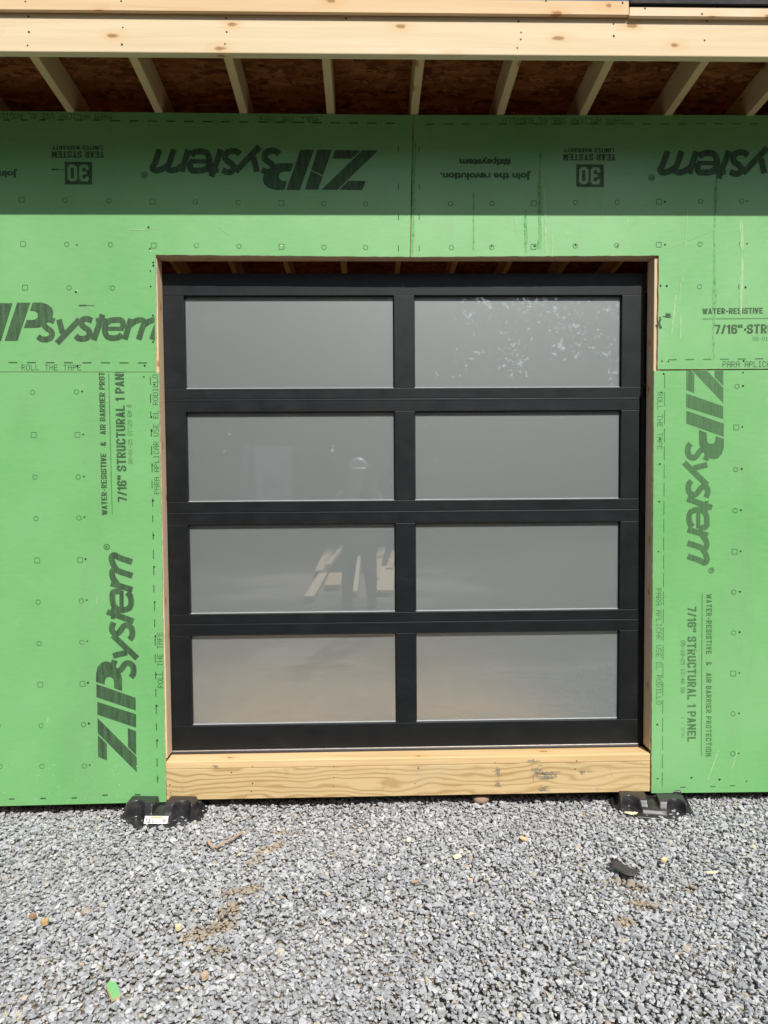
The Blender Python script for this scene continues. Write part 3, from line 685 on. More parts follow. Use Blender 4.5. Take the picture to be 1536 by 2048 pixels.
bars('dash_mark', LR, [(1329.5 - (y - 750) * 0.0062, y, -0.2, 28, 1.5) for y in np.arange(748, 1550, 36.2)] + [(1360, 1574.5, 11, -.2, 2.4), (1420, 1573, 11, -.2, 2.2), (1460, 1571.5, 10, -.2, 2.6)], INKT)
bars('printed_rule', LR, [(1404.3, 1187, -1.8, 324, 1.4)], INKT)
bars('dash_mark', UL, [(17 + i * 37, 725 + i * 0.12, 18, 0.1, 2.4) for i in range(8)] + [(222 + i * 36.6, 241.6 + i * 0.33, 19, 0.2, 2.6) for i in range(16)] + [(-30 + i * 36, 240, 14, 0.2, 2.4) for i in range(7)] +
     [(797, y, -0.2, 12, 1.8) for y in (293, 367, 428, 491)], INK)
bars('dash_mark', UR, [(1336.5 + i * 34.6, 719.5 - i * 0.35, 17, -0.2, 2.2) for i in range(7)] + [(852 + i * 36, 248.5 - i * 0.05, 18, 0, 2.4) for i in range(20)] + [(838.5, y, -0.2, 12, 1.8) for y in (293, 367, 428, 491)], INKT)
bars('printed_rule', UR, [(1405, 638, 330, -3, 1.5)], INKT)
def marks(panelo, circ, sq, mat):
    def done(bm):
        for f in bm.faces:
            f.normal_update()
            if f.normal.y > 0: f.normal_flip()
        bm_obj('nail_guide_mark', bm, [mat], panelo)
    for (x, y) in circ:
        bm = bmesh.new()
        r0, r1 = 3.7, 5.2; n = 14
        a = [bm.verts.new((W(x + r1 * math.cos(t), y + r1 * math.sin(t))[0], -0.0006, W(x, y + r1 * math.sin(t))[1])) for t in np.linspace(0, 2 * math.pi, n, endpoint=False)]
        b = [bm.verts.new((W(x + r0 * math.cos(t), y + r0 * math.sin(t))[0], -0.0006, W(x, y + r0 * math.sin(t))[1])) for t in np.linspace(0, 2 * math.pi, n, endpoint=False)]
        for i in range(n):
            if i or random.random() < 0.6: bm.faces.new((a[i], a[(i + 1) % n], b[(i + 1) % n], b[i]))
        done(bm)
    for (x, y) in sq:
        bm = bmesh.new(); r = 5.0
        for (dx, dy, ex, ey) in ((-r, -r, 2 * r, 0), (r, -r, 0, 2 * r), (r, r, -2 * r, 0), (-r, r, 0, -2 * r)):
            L = 2 * r; nx, ny = -ey / L * 0.7, ex / L * 0.7
            q = [W(x + dx + nx, y + dy + ny), W(x + dx + ex + nx, y + dy + ey + ny), W(x + dx + ex - nx, y + dy + ey - ny), W(x + dx - nx, y + dy - ny)]
            bm.faces.new([bm.verts.new((a, -0.0006 - 0.00002 * abs(ex) / L, b)) for a, b in q])
        done(bm)
r1 = [(43.5, 399.5), (130, 400.5), (217.5, 401.5), (305, 403), (390.5, 404), (476.5, 405), (562.5, 406.5), (647, 407.5), (731, 408)]
r2 = [(46, 488), (133.5, 488.5), (221, 489.5), (307.5, 491), (393, 491.5), (478, 492.5), (563, 493.5), (648, 494.5), (731, 495)]
r3 = [(50.3, 575.2), (137.8, 575.7), (225, 576)]
def split(L, sq): return [p for i, p in enumerate(L) if i not in sq], [p for i, p in enumerate(L) if i in sq]
c_, s_ = [], []
for L in (r1, r2, r3): a, b = split(L, (0, 3, 6)); c_ += a; s_ += b
marks(UL, c_, s_, INKT)
u1 = [(901, 407.5), (984, 407), (1067.5, 406.5), (1151, 405), (1234.5, 404.5), (1318, 403.5), (1401, 402.5), (1483.5, 402)]
u2 = [(902.5, 495), (983.5, 494.5), (1067, 493.5), (1150.5, 492), (1233.5, 491), (1317.5, 489.5), (1400, 488.5), (1482.5, 488)]
c_, s_ = [], []
for L in (u1, u2): a, b = split(L, (2, 5)); c_ += a; s_ += b
marks(UR, c_ + [(1399, 573.5), (1481, 573)], s_, INKT)
c1 = [(65, 784.7), (67.5, 870), (70, 954.2), (72.2, 1037.4), (74.5, 1120.9), (76.4, 1204), (78.3, 1287.2), (80.6, 1369.4), (82.5, 1451.3), (83.8, 1532.5)]
c2 = [(153, 783.8), (155, 869.7), (156.4, 953.9), (158, 1036), (160.2, 1119.9), (162.8, 1201.8), (163.8, 1284.3), (165, 1367.5), (167, 1449), (168.6, 1531.9)]
c_, s_ = [], []
for L in (c1, c2): a, b = split(L, (1, 4, 7)); c_ += a; s_ += b
marks(LL, c_ + [(-3, 1452), (0, 1533)], s_, INKT)
c3 = [(1474, 773), (1472.5, 854.8), (1471.3, 938.8), (1470, 1021.2), (1469, 1103.4), (1467.7, 1184.3), (1467.1, 1265.4), (1466.4, 1347), (1465.8, 1427.2), (1465.5, 1507.4)]
a, b = split(c3, (1, 4, 7)); marks(LR, a, b, INKT)
def nails(panelo, pts, r=1.9, fz=-0.0011, yy=None, mat=None, name='nail_heads'):
    bm = bmesh.new()
    for (x, y) in pts:
        cx, cz = W(x, y) if yy is None else W(x, y, yy); rr = r / 409 * ju(0.8, 1.2)
        vs = [bm.verts.new((cx + rr * math.cos(t) * ju(.8, 1.2), fz, cz + rr * math.sin(t) * ju(.8, 1.2))) for t in np.linspace(0, 2 * math.pi, 8, endpoint=False)]
        bm.faces.new(vs[::-1])
    for f in bm.faces:
        f.normal_update()
        if f.normal.y > 0: f.normal_flip()
    o = bm_obj(name, bm, [mat or HOLE], panelo); o['kind'] = 'stuff'; return o
nl = [(x + 11.5, y - 1) for x, y in c2[0:3]] + [(x + 11, y - 2) for x, y in c2[3:]] + [(288, 754), (309, 769), (303, 834)] + [(301.5 + (y - 760) * 0.0181, y + ju(-5, 5)) for y in np.arange(860, 1580, 69.4)]
nails(LL, nl)
nails(LR, [(x + 12, y - 1) for x, y in c3] + [(1327, 747.5), (1323, 785), (1320, 878), (1319.5, 928), (1318, 1003), (1317, 1103), (1314.5, 1449), (1315, 1557), (1383, 1555), (1439, 1559), (1493, 1562), (1486, 745)])
nails(UL, [(152, 584), (300, 498), (297, 455), (306.5, 525), (307, 531), (301, 542), (301.5, 573), (306, 631), (306.5, 684), (289.5, 731.5), (154, 490), (155, 732), (697, 379)])
nails(UR, [(1321, 571.5), (1333.5, 572), (1320, 635), (1324, 722), (1336.5, 723), (1487, 722), (1330, 489.5), (1330, 404), (1490, 659), (1491, 575), (1494, 402.5), (1494, 487.5), (1069, 492), (983, 492.5), (1151, 490.5), (1235, 492)])
nails(UL, [(154, 581.5), (393, 489), (301, 502), (563, 491)], 1.6, -0.0009, mat=CHIP, name='board_chips')
nails(LL, [(26 + ju(-20, 250), 1520 + ju(0, 85)) for i in range(38)] + [(162, 1204), (193, 1196), (98, 1440)], 0.8, -0.0009, mat=CHIP, name='board_chips')
# black marker ticks
bars('ink_smear', UL, [(158, 611, 14, 0, 3.2), (172, 611, 17, 0.3, 1.2), (103, 339, 14, 0, 3.2), (117, 339, 12, 0, 1.2)], INK, -0.0008)
bars('ink_smear', UR, [(1325, 633, 18, 0, 1.6), (1331, 631, 10, 0.5, 9), (1318, 640, 4, 1, 7), (1316.5, 651, 5, -2, 16)], INK, -0.0008)
# scuffs and drips of the upper right board
sc = []
for (x, y, dx, dy, wd) in ((1089, 380, 4, 132, 3.6), (1104, 468, 0, 45, 3.4), (1375, 420, -4, 76, 1.6), (1335, 496, 94, -37, 1.4), (1352, 590, -9, 80, 3.2), (1362, 545, -3, 60, 1.4), (1362, 630, -2, 50, 2.4), (1366, 540, -2, 28, 1.6), (1482, 440, 2, 60, 8), (1484, 510, -2, 120, 7), (1030, 432, 1, 30, 1.6), (1206, 380, -1, 60, 1.3), (1255, 438, -1, 18, 1.2)):
    sc.append((x, y, dx, dy, wd))
bars('scuff_mark', UR, sc, SCUFF, -0.0009)
bars('drip_stain', UR, [(1081, 300, -2, 60, 4), (1079, 352, 1, 130, 8), (1081, 470, -4, 28, 9), (1432, 345, 2, 30, 3), (1432, 365, -2, 60, 8), (1430, 425, -2, 60, 4), (1429, 480, -2, 240, 6), (1051, 420, 1, 86, 7), (947, 385, 0, 115, 3), (1430, 560, 0, 60, 6), (829, 270, -4, 240, 7)], DRIP, -0.0007)
bars('scuff_mark', UL, [(58, 268, 70, 3, 1.2), (372, 248, 90, 10, 1.2), (260, 460, 60, -2, 1.4), (430, 450, 30, 20, 1.2), (5, 284, 30, 4, 1.5), (620, 340, 26, 12, 1.6)], SCUFF, -0.0009)
bars('scuff_mark', LR, [(1437, 1500, -22, 60, 2.2), (1476, 1497, -12, 40, 2.2), (1390, 1300, 8, 40, 1.2)], SCUFF, -0.0009)
bars('scuff_mark', LL, [(195, 1198, -2, 9, 1.6), (96, 1434, -2, 12, 1.8), (300, 1272, 22, 0, 1.2)], SCUFF, -0.0009)
# nail heads in the fascia and the threshold
def fas(pts, r, yy): return [(x, y) for x, y in pts]
nails(fb, [(57, 33), (58, 64), (55.5, 91), (245, 27), (245.5, 55), (244, 89), (452.5, 36), (453.5, 64), (450, 88), (692, 37), (1037, 43), (1042, 65), (1041.5, 79), (1034.5, 96), (1227, 48), (1227.5, 72), (1409, 81), (1413.5, 42)], 1.7, -0.4406, -0.44)
nails(t2, [(1290, 17), (1404, 28), (1436, 6), (1436, 14)], 1.7, -0.4608, -0.46)
nails(t1, [(51, 3), (242.5, 2.5), (1245, 6), (1092, 2)], 1.6, -0.4612, -0.46)
nails(th, [(463, 1545), (505, 1533), (668, 1533), (668, 1555), (837, 1536), (830, 1567), (990, 1525), (992, 1540), (991, 1570), (1153, 1522), (1150, 1538), (340, 1569), (341, 1585), (341, 1595), (505, 1567), (503, 1583), (667, 1573)], 1.3, 0.0052, 0.006)
# grey scuffs on the beam
GREY = NT('grey_scuff')
_sf = GREY.noise(GREY.coord((60, 1, 160)), 1.0, 4, 0.7)
GREY.color(GREY.mix(GREY.ramp(_sf, [(0.35, 0.0), (0.6, 1.0)]), (0.40, 0.30, 0.17), (0.17, 0.16, 0.15))); GREY.p(0.7, 0, 0.3); GREY = GREY.m
def beam_marks(items):
    for (x, y, wd, h) in items:
        bm = bmesh.new()
        for k in range(int(10 + wd * h / 30)):
            hz = random.random() < 0.55; L = ju(0.25, 0.7) * (wd if hz else h); t = ju(0.7, 1.5)
            cx, cy = x + random.gauss(0, wd * 0.24), y + random.gauss(0, h * 0.24)
            dx, dy = (L / 2, t / 2) if hz else (t / 2, L / 2)
            q = [W(cx + sx * dx, cy + sy * dy + ju(-.4, .4), 0.006) for sx, sy in ((-1, 1), (1, 1), (1, -1), (-1, -1))]
            bm.faces.new([bm.verts.new((p[0], 0.0051 - 0.00002 * (k % 12), p[1])) for p in q])
        for f in bm.faces:
            f.normal_update()
            if f.normal.y > 0: f.normal_flip()
        bm_obj('grey_scuff', bm, [GREY], th)['kind'] = 'stuff'
beam_marks([(1090, 1550, 46, 17), (1076, 1541, 20, 16), (1085, 1578, 22, 12), (995, 1545, 12, 20), (996, 1568, 9, 14), (1065, 1522, 22, 6), (431, 1533, 13, 6), (1165, 1544, 16, 8)])

# ------------------------------------------------------------------ sectional door
DY = 0.104
DO = empty('overhead_door', (0, DY, 0.237)); tag(DO, 'black framed overhead door with eight frosted glass panes', 'garage door')
def dpart(o): o.parent = DO; o.location = (o.location.x, o.location.y - DY, o.location.z - 0.237); return o
def dz(px, py): return W(px, py, DY)[1]
xl, xa, xb, xc, xd = -1.045, W(375, 1000, DY)[0], W(790.5, 1000, DY)[0], W(830.5, 1000, DY)[0], W(1241.5, 1000, DY)[0]
splits = [dz(800, 546), dz(800, 797), dz(800, 1022), dz(800, 1243.5), dz(800, 1494)]
tops = [dz(800, 590.5), dz(800, 822.5), dz(800, 1046.5), dz(800, 1266.5)]
bots = [dz(800, 776), dz(800, 1001), dz(800, 1224.5), dz(800, 1446)]
xr_ = [W(1289.5, 650, DY)[0], W(1279.0, 900, DY)[0], W(1278.5, 1130, DY)[0], W(1278, 1370, DY)[0]]
for i in range(4):
    z1, z0, pt, pb, xr = splits[i], splits[i + 1], tops[i], bots[i], xr_[i]
    g = 0.0012
    dpart(box('rail', xl, xr, DY, DY + 0.045, pt, z1 - g, DOOR, None, 0.0016, 2)); dpart(box('rail', xl, xr, DY, DY + 0.045, z0 + g, pb, DOOR, None, 0.0016, 2))
    if i < 3: dpart(box('joint_strip', xl, xr - 0.001, DY + 0.0015, DY + 0.03, z0 - g + 0.0001, z0 + g - 0.0001, DOOR, None, 0))
    if i > 0: dpart(box('joint_lip', xl, xr - 0.001, DY - 0.0012, DY + 0.0004, z1 - g - 0.0075, z1 - g - 0.0055, DOOR, None, 0.0005))
    for (a, b) in ((xl, xa), (xb, xc), (xd, xr)):
        dpart(box('stile', a, b, DY + 0.0006, DY + 0.044, pb + 0.0005, pt - 0.0005, DOOR, None, 0.0014, 2))
    for (a, b) in ((xa, xb), (xc, xd)):
        pn = dpart(box('pane', a - 0.006, b + 0.006, GLASS_Y, GLASS_Y + 0.016, pb - 0.006, pt + 0.006, GLASS, None, 0))
        pn.data.materials.append(CLEAR)
        for f_ in pn.data.polygons: f_.material_index = 0 if f_.normal.y < -0.5 else 1
        bw = 0.0045; f0 = GLASS_Y - 0.005; f1 = GLASS_Y - 0.0003
        for (p0, p1, q0, q1, m) in ((a + .0003, b - .0003, pb + .0003, pb + bw, BEAD), (a + .0003, b - .0003, pt - bw, pt - .0003, RUBBER), (a + .0003, a + bw, pb + bw + .0002, pt - bw - .0002, RUBBER), (b - bw, b - .0003, pb + bw + .0002, pt - bw - .0002, RUBBER)):
            box('glazing_bead', p0, p1, f0, f1, q0, q1, m, pn, 0.0008)
zb = splits[4]
bm = bmesh.new(); bm_box(bm, xl, xr_[3], DY - 0.004, DY + 0.04, zb - 0.0040, zb - 0.0005, 0.0008); dpart(bm_obj('bottom_retainer', bm, [ALU]))
bm = bmesh.new(); bm_box(bm, xl, xr_[3] + 0.006, DY - 0.006, DY + 0.042, zb - 0.022, zb - 0.0045, 0.006, 3); dpart(bm_obj('weather_seal', bm, [RUBBER], None, True))
# vertical tracks beside the door
def track(x, sgn, label):
    bm = bmesh.new(); zt_, z0_ = splits[1] + 0.005, zt
    bm_box(bm, min(x, x + sgn * 0.036), max(x, x + sgn * 0.036), DY + 0.004, DY + 0.008, z0_, zt_, 0.0008)
    bm_box(bm, x, x + 0.003, DY + 0.0075, DY + 0.060, z0_, zt_, 0.0005)
    e = empty('door_track', (x, DY + 0.03, z0_)); tag(e, label, 'door track', 'vertical door tracks')
    o = bm_obj('rail', bm, [BLACK]); o.parent = e; o.location = -Vector(e.location)
    for z in (0.6, 1.2, 1.8):
        b = box('bracket', min(x, x + sgn * 0.04), max(x, x + sgn * 0.04), DY + 0.062, DY + 0.066, z - 0.03, z + 0.03, BLACK); b.parent = e; b.location = -Vector(e.location)
track(W(1280, 1100, DY)[0], 1, 'black vertical track in the gap right of the door')
track(-1.05, -1, 'black vertical track hidden behind the left jamb')

# ------------------------------------------------------------------ black plastic foundation blocks
PLAST = NT('black_moulded_plastic')
_f = PLAST.noise(PLAST.coord(), 30, 5, 0.7); _d = PLAST.noise(PLAST.coord(loc=(2, 0, 0)), 9, 5, 0.7)
PLAST.color(PLAST.mix(PLAST.ramp(_d, [(0.52, 0.0), (0.72, 0.55)]), (0.021, 0.021, 0.023), (0.105, 0.085, 0.065)))
PLAST.p(PLAST.ramp(_d, [(0.45, 0.28), (0.65, 0.62)]), 0, 0.55); PLAST.bump(_f, 0.08, 0.001); PLAST = PLAST.m
def sstep(a, b, x): t = np.clip((x - a) / (b - a), 0, 1); return t * t * (3 - 2 * t)
def block_mesh():
    n = 131; Wd = 0.178
    x = np.linspace(-Wd, Wd, n); X, Y = np.meshgrid(x, x); ax, ay = np.abs(X), np.abs(Y)
    body = sstep(0.168, 0.142, ax) * sstep(0.160, 0.136, ay)
    tower = sstep(0.160, 0.140, ax) * sstep(0.136, 0.104, ay) * sstep(0.020, 0.028, ax) * sstep(0.018, 0.024, ay)
    d = np.hypot((ax - 0.100) / 0.046, (ay - 0.176) / 0.098); alc = sstep(0.93, 1.10, d)
    H = 0.010 + alc * (0.032 * body + 0.050 * tower)
    octo = (ax + ay) < 0.258
    bm = bmesh.new(); V = {}
    def vert(i, j, k):
        key = (i, j, k)
        if key not in V:
            xx, yy = X[j, i], Y[j, i]; s = abs(xx) + abs(yy)
            if s > 0.258: f_ = 0.258 / s; xx, yy = xx * f_, yy * f_
            V[key] = bm.verts.new((xx, yy, H[j, i] if k else 0.0))
        return V[key]
    for j in range(n - 1):
        for i in range(n - 1):
            if octo[j:j + 2, i:i + 2].any(): bm.faces.new([vert(i, j, 1), vert(i + 1, j, 1), vert(i + 1, j + 1, 1), vert(i, j + 1, 1)])
    be = [e for e in bm.edges if len(e.link_faces) == 1]
    r = bmesh.ops.extrude_edge_only(bm, edges=be)
    for v in r['geom']:
        if isinstance(v, bmesh.types.BMVert): v.co.z = -0.006; v.co.x *= 1.01; v.co.y *= 1.01
    bmesh.ops.recalc_face_normals(bm, faces=bm.faces[:])
    return bm
def block(px, py, rz, label, pale):
    p = onZ(px, py, GZ); e = empty('foundation_block', (p.x, p.y, GZ + 0.004), rz)
    tag(e, label, 'block', 'plastic foundation blocks')
    o = bm_obj('moulded_body', block_mesh(), [PLAST], e, True); return e
B1 = block(333, 1624, R(-3), 'black plastic block with a white sticker under the left corner of the door', 1)
B2 = block(1299, 1606, R(-13), 'black plastic block without sticker tucked under the right side of the beam', 0)
B1.scale = (1.12, 0.97, 0.95); B2.scale = (1.06, 1.0, 0.66)
# sticker on the front wall of the left block
WHITE = plain('white_sticker', (0.78, 0.78, 0.76), 0.45, vary=0.03); ORANGE = plain('orange_print', (0.75, 0.33, 0.10), 0.5); DARKP = plain('dark_print', (0.05, 0.05, 0.06), 0.5)
def quad(name, pts, mat, parent):
    bm = bmesh.new(); bm.faces.new([bm.verts.new(p) for p in pts]); return bm_obj(name, bm, [mat], parent)
def stick(u0, u1, v0, v1, lift, name, mat, parent):
    f = lambda u, v: (-0.050 + 0.100 * u, -0.1615 + 0.0215 * v - lift * 0.8, 0.0150 + 0.0285 * v + lift * 0.6)
    return quad(name, [f(u0, v0), f(u1, v0), f(u1, v1), f(u0, v1)], mat, parent)
bm = bmesh.new()
def sv(u, v, l): return (-0.050 + 0.100 * u, -0.1615 + 0.0215 * v + l * 0.8, 0.0150 + 0.0285 * v - l * 0.6)
fr = [bm.verts.new(sv(u, v, 0)) for u, v in ((0, 0), (1, 0), (1, 1), (0, 1))]; bk = [bm.verts.new(sv(u, v, 0.002)) for u, v in ((0, 0), (1, 0), (1, 1), (0, 1))]
bm.faces.new(fr)
for i in range(4): bm.faces.new((fr[i], bk[i], bk[(i + 1) % 4], fr[(i + 1) % 4]))
ST = bm_obj('sticker', bm, [WHITE], B1)
stick(0.24, 0.80, 0.74, 0.92, 0.0004, 'orange_print', ORANGE, ST)
for (a, b, c, d) in ((0.15, 0.27, 0.10, 0.20), (0.19, 0.235, 0.20, 0.62), (0.30, 0.37, 0.42, 0.55), (0.33, 0.43, 0.14, 0.28), (0.80, 0.84, 0.25, 0.58), (0.86, 0.90, 0.25, 0.58), (0.92, 0.95, 0.25, 0.58), (0.06, 0.12, 0.38, 0.60)):
    stick(a, b, c, d, 0.0004, 'dark_print', DARKP, ST)
for (a, b, c, d) in ((0.46, 0.70, 0.52, 0.60), (0.46, 0.66, 0.28, 0.33)): stick(a, b, c, d, 0.0004, 'orange_print', ORANGE, ST)

# ------------------------------------------------------------------ litter on the gravel
SHAV = plain('fresh_wood_chip', (0.70, 0.52, 0.29), 0.75, vary=0.2); SHAVP = plain('pale_wood_shaving', (0.78, 0.70, 0.46), 0.8, vary=0.15); BARK = plain('brown_strip', (0.42, 0.29, 0.20), 0.75, vary=0.2)
def chip(px, py, a, b, h, rz, mat, name, label, cat, group=None, tilt=0.15):
    p = onZ(px, py, GZ + 0.012); bm = bmesh.new(); n = 7
    top = []; bot = []
    for t in np.linspace(0, 2 * math.pi, n, endpoint=False):
        k = ju(0.75, 1.15); sx = np.sign(math.cos(t)) * abs(math.cos(t)) ** 0.6; sy = np.sign(math.sin(t)) * abs(math.sin(t)) ** 0.6
        x, y = a / 2 * sx * k, b / 2 * sy * k; c = 0.10 * h * 8 * (x / a) ** 2
        top.append(bm.verts.new((x, y, h + c))); bot.append(bm.verts.new((x, y, c)))
    ct = bm.verts.new((0, 0, h)); cb = bm.verts.new((0, 0, 0))
    for i in range(n):
        j = (i + 1) % n; bm.faces.new((top[i], top[j], ct)); bm.faces.new((bot[j], bot[i], cb)); bm.faces.new((bot[i], bot[j], top[j], top[i]))
    o = bm_obj(name, bm, [mat]); o.location = (p.x, p.y, GZ + 0.010); o.rotation_euler = (tilt, -tilt * 0.6, rz)
    return tag(o, label, cat, group)
chip(1048, 1678, 0.045, 0.026, 0.006, -0.9, SHAV, 'wood_chip', 'orange-tan wood chip on the gravel between the door and the right block', 'wood chip')
chip(817, 1680, 0.030, 0.020, 0.004, 1.2, SHAVP, 'wood_chip', 'pale cream wood chip on the gravel below the door centre', 'wood chip')
chip(916, 1713, 0.038, 0.026, 0.004, 0.4, SHAVP, 'wood_shaving', 'pale yellow wood shaving on the gravel right of centre', 'wood shaving')
chip(1328, 1721, 0.032, 0.020, 0.010, 0.9, SHAV, 'wood_chip', 'small orange-tan wood block right of the black plastic scrap', 'wood chip')
chip(1423, 1745, 0.045, 0.012, 0.005, -0.2, SHAVP, 'wood_splinter', 'pale wood splinter at the right on the gravel', 'wood splinter')
chip(940, 1759, 0.022, 0.013, 0.005, -0.6, SHAV, 'wood_chip', 'tiny orange-tan wood chip on the open gravel in the middle', 'wood chip')
chip(829, 1763, 0.034, 0.016, 0.004, 0.1, BARK, 'bark_chip', 'pinkish brown chip lying on the gravel left of the tiny chip', 'bark chip')
chip(90, 1847, 0.030, 0.024, 0.014, 0.3, plain('ochre_pebble', (0.50, 0.33, 0.14), 0.7), 'pebble', 'ochre orange pebble at the left on the gravel', 'pebble', tilt=0.05)
chip(358, 1857, 0.026, 0.022, 0.014, 0.3, plain('yellow_pebble', (0.62, 0.56, 0.34), 0.7), 'pebble', 'pale yellow pebble below the muddy patch', 'pebble', tilt=0.05)
chip(66, 1834, 0.024, 0.020, 0.012, 0.8, plain('rust_pebble', (0.36, 0.20, 0.11), 0.7), 'pebble', 'rust brown pebble beside the ochre one', 'pebble', tilt=0.05)
chip(410, 1955, 0.030, 0.022, 0.014, 0.8, plain('tan_pebble', (0.50, 0.36, 0.24), 0.7), 'pebble', 'tan pink pebble on the gravel near the bottom edge', 'pebble', tilt=0.05)
# brown stone under the beam
bm = bmesh.new()
bmesh.ops.create_icosphere(bm, subdivisions=2, radius=1.0)
for v in bm.verts: v.co = Vector((v.co.x * 0.045, v.co.y * 0.032, v.co.z * 0.022)) * ju(0.9, 1.08)
o = bm_obj('brown_stone', bm, [plain('brown_stone', (0.30, 0.20, 0.14), 0.8)], None, True); p = onZ(962, 1600, GZ + 0.01); o.location = (p.x, p.y, GZ + 0.016)
tag(o, 'rounded brown stone half under the threshold beam', 'stone')
# offcut of green board
bm = bmesh.new()
pts = [(-0.013, -0.034), (0.016, -0.030), (0.016, 0.022), (-0.002, 0.034), (-0.014, 0.026)]
t_ = [bm.verts.new((x, y, 0.011)) for x, y in pts]; b_ = [bm.verts.new((x, y, 0)) for x, y in pts]
bm.faces.new(t_); bm.faces.new(b_[::-1]).material_index = 1
for i in range(5): bm.faces.new((b_[i], b_[(i + 1) % 5], t_[(i + 1) % 5], t_[i])).material_index = 1
o = bm_obj('board_offcut', bm, [MG, SHAV]); p = onZ(225, 1982, GZ + 0.012); o.location = (p.x, p.y, GZ + 0.008); o.rotation_euler = (0.25, 0.12, R(38))
tag(o, 'small green faced sheathing offcut lying on the gravel', 'offcut')
# bent brown strip
def ribbon_obj(name, pts, wd, thk, mat):
    bm = bmesh.new(); P = [Vector(p) for p in pts]; prev = None
    for i, q in enumerate(P):
        d = (P[min(i + 1, len(P) - 1)] - P[max(i - 1, 0)]).normalized(); s = d.cross(Vector((0, 0, 1))).normalized() * wd / 2
        cur = [bm.verts.new(q + s), bm.verts.new(q - s), bm.verts.new(q - s + Vector((0, 0, thk))), bm.verts.new(q + s + Vector((0, 0, thk)))]
        if prev:
            for k in range(4): bm.faces.new((prev[k], prev[(k + 1) % 4], cur[(k + 1) % 4], cur[k]))
        else: bm.faces.new(cur)
        prev = cur
    bm.faces.new(prev[::-1]); bmesh.ops.recalc_face_normals(bm, faces=bm.faces[:])
    return bm_obj(name, bm, [mat])
pz = GZ + 0.016
def gp(px, py, dz_=0.0): q = onZ(px, py, pz); return (q.x, q.y, pz + dz_)
o = ribbon_obj('bent_strip', [gp(415, 1681, 0.008), gp(419, 1690, 0.004), gp(425, 1696), gp(438, 1692), gp(455, 1684, 0.003), gp(472, 1675, 0.004), gp(485, 1668, 0.006)], 0.011, 0.004, BARK)
tag(o, 'bent brown strip lying on the gravel in front of the left block', 'strip')
# torn black plastic
TORN = NT('torn_black_plastic'); TORN.color((0.045, 0.040, 0.040)).p(0.5, 0, 0.5); TORN = TORN.m
bm = bmesh.new(); nx, ny = 9, 6; gv = []
for j in range(ny):
    row = []
    for i in range(nx):
        u, v = i / (nx - 1), j / (ny - 1)
        x = -0.06 + 0.13 * u + 0.014 * math.sin(5 * v + 2 * u); y = (-0.042 + 0.084 * v) * (1.0 - 0.75 * u ** 1.5) - 0.015 * u + 0.006 * math.sin(9 * u)
        row.append(bm.verts.new((x, y, 0.020 + 0.006 * math.sin(7 * u + 1) * math.cos(5 * v) - 0.004 * (2 * v - 1) ** 2 - 0.006 * u * u)))
    gv.append(row)
for j in range(ny - 1):
    for i in range(nx - 1):
        if (i, j) not in ((7, 0), (7, 4), (0, 4)): bm.faces.new((gv[j][i], gv[j][i + 1], gv[j + 1][i + 1], gv[j + 1][i]))
o = bm_obj('plastic_scrap', bm, [TORN], None, True); md = o.modifiers.new('s', 'SOLIDIFY'); md.thickness = 0.002
p = onZ(1250, 1738, GZ + 0.012); o.location = (p.x, p.y, GZ + 0.004); o.rotation_euler = (0, 0, R(-38))
tag(o, 'torn crumpled black plastic scrap on the gravel', 'plastic scrap')
# sawdust heap in the right block's scoop
bm = bmesh.new(); bmesh.ops.create_icosphere(bm, subdivisions=3, radius=1.0)
for v in bm.verts: v.co = Vector((v.co.x * 0.034 * ju(0.75, 1.1), v.co.y * 0.011 * ju(0.8, 1.2) - 0.008 * math.cos(v.co.x * 2), max(v.co.z, -0.1) * 0.006 * ju(0.5, 1.4)))
o = bm_obj('sawdust_pile', bm, [SHAVP]); p = onZ(1262, 1625, GZ + 0.014); o.location = (p.x, p.y, GZ + 0.013); o.rotation_euler = (0, 0, R(-8))
tag(o, 'pale sawdust in the scoop of the right black block', 'sawdust')

# ------------------------------------------------------------------ the yard behind the photographer, seen in the glass
LEAFM = NT('tree_leaves'); _g = LEAFM.n('ShaderNodeNewGeometry')
LEAFM.color(LEAFM.ramp(_g.outputs['Random Per Island'], [(0.0, (0.030, 0.055, 0.016)), (0.6, (0.055, 0.095, 0.028)), (1.0, (0.095, 0.135, 0.045))])); LEAFM.p(0.6, 0, 0.3); LEAFM = LEAFM.m
BARKM = plain('tree_bark', (0.085, 0.065, 0.05), 0.9, vary=0.3, scale=8)
def tube(bm, pts, rads, n=7):
    P = [Vector(p) for p in pts]; prev = None
    for i, q in enumerate(P):
        d = (P[min(i + 1, len(P) - 1)] - P[max(i - 1, 0)]).normalized(); a = d.orthogonal().normalized(); b = d.cross(a)
        cur = [bm.verts.new(q + (a * math.cos(t) + b * math.sin(t)) * rads[i]) for t in np.linspace(0, 2 * math.pi, n, endpoint=False)]
        if prev:
            for k in range(n): bm.faces.new((prev[k], prev[(k + 1) % n], cur[(k + 1) % n], cur[k]))
        prev = cur
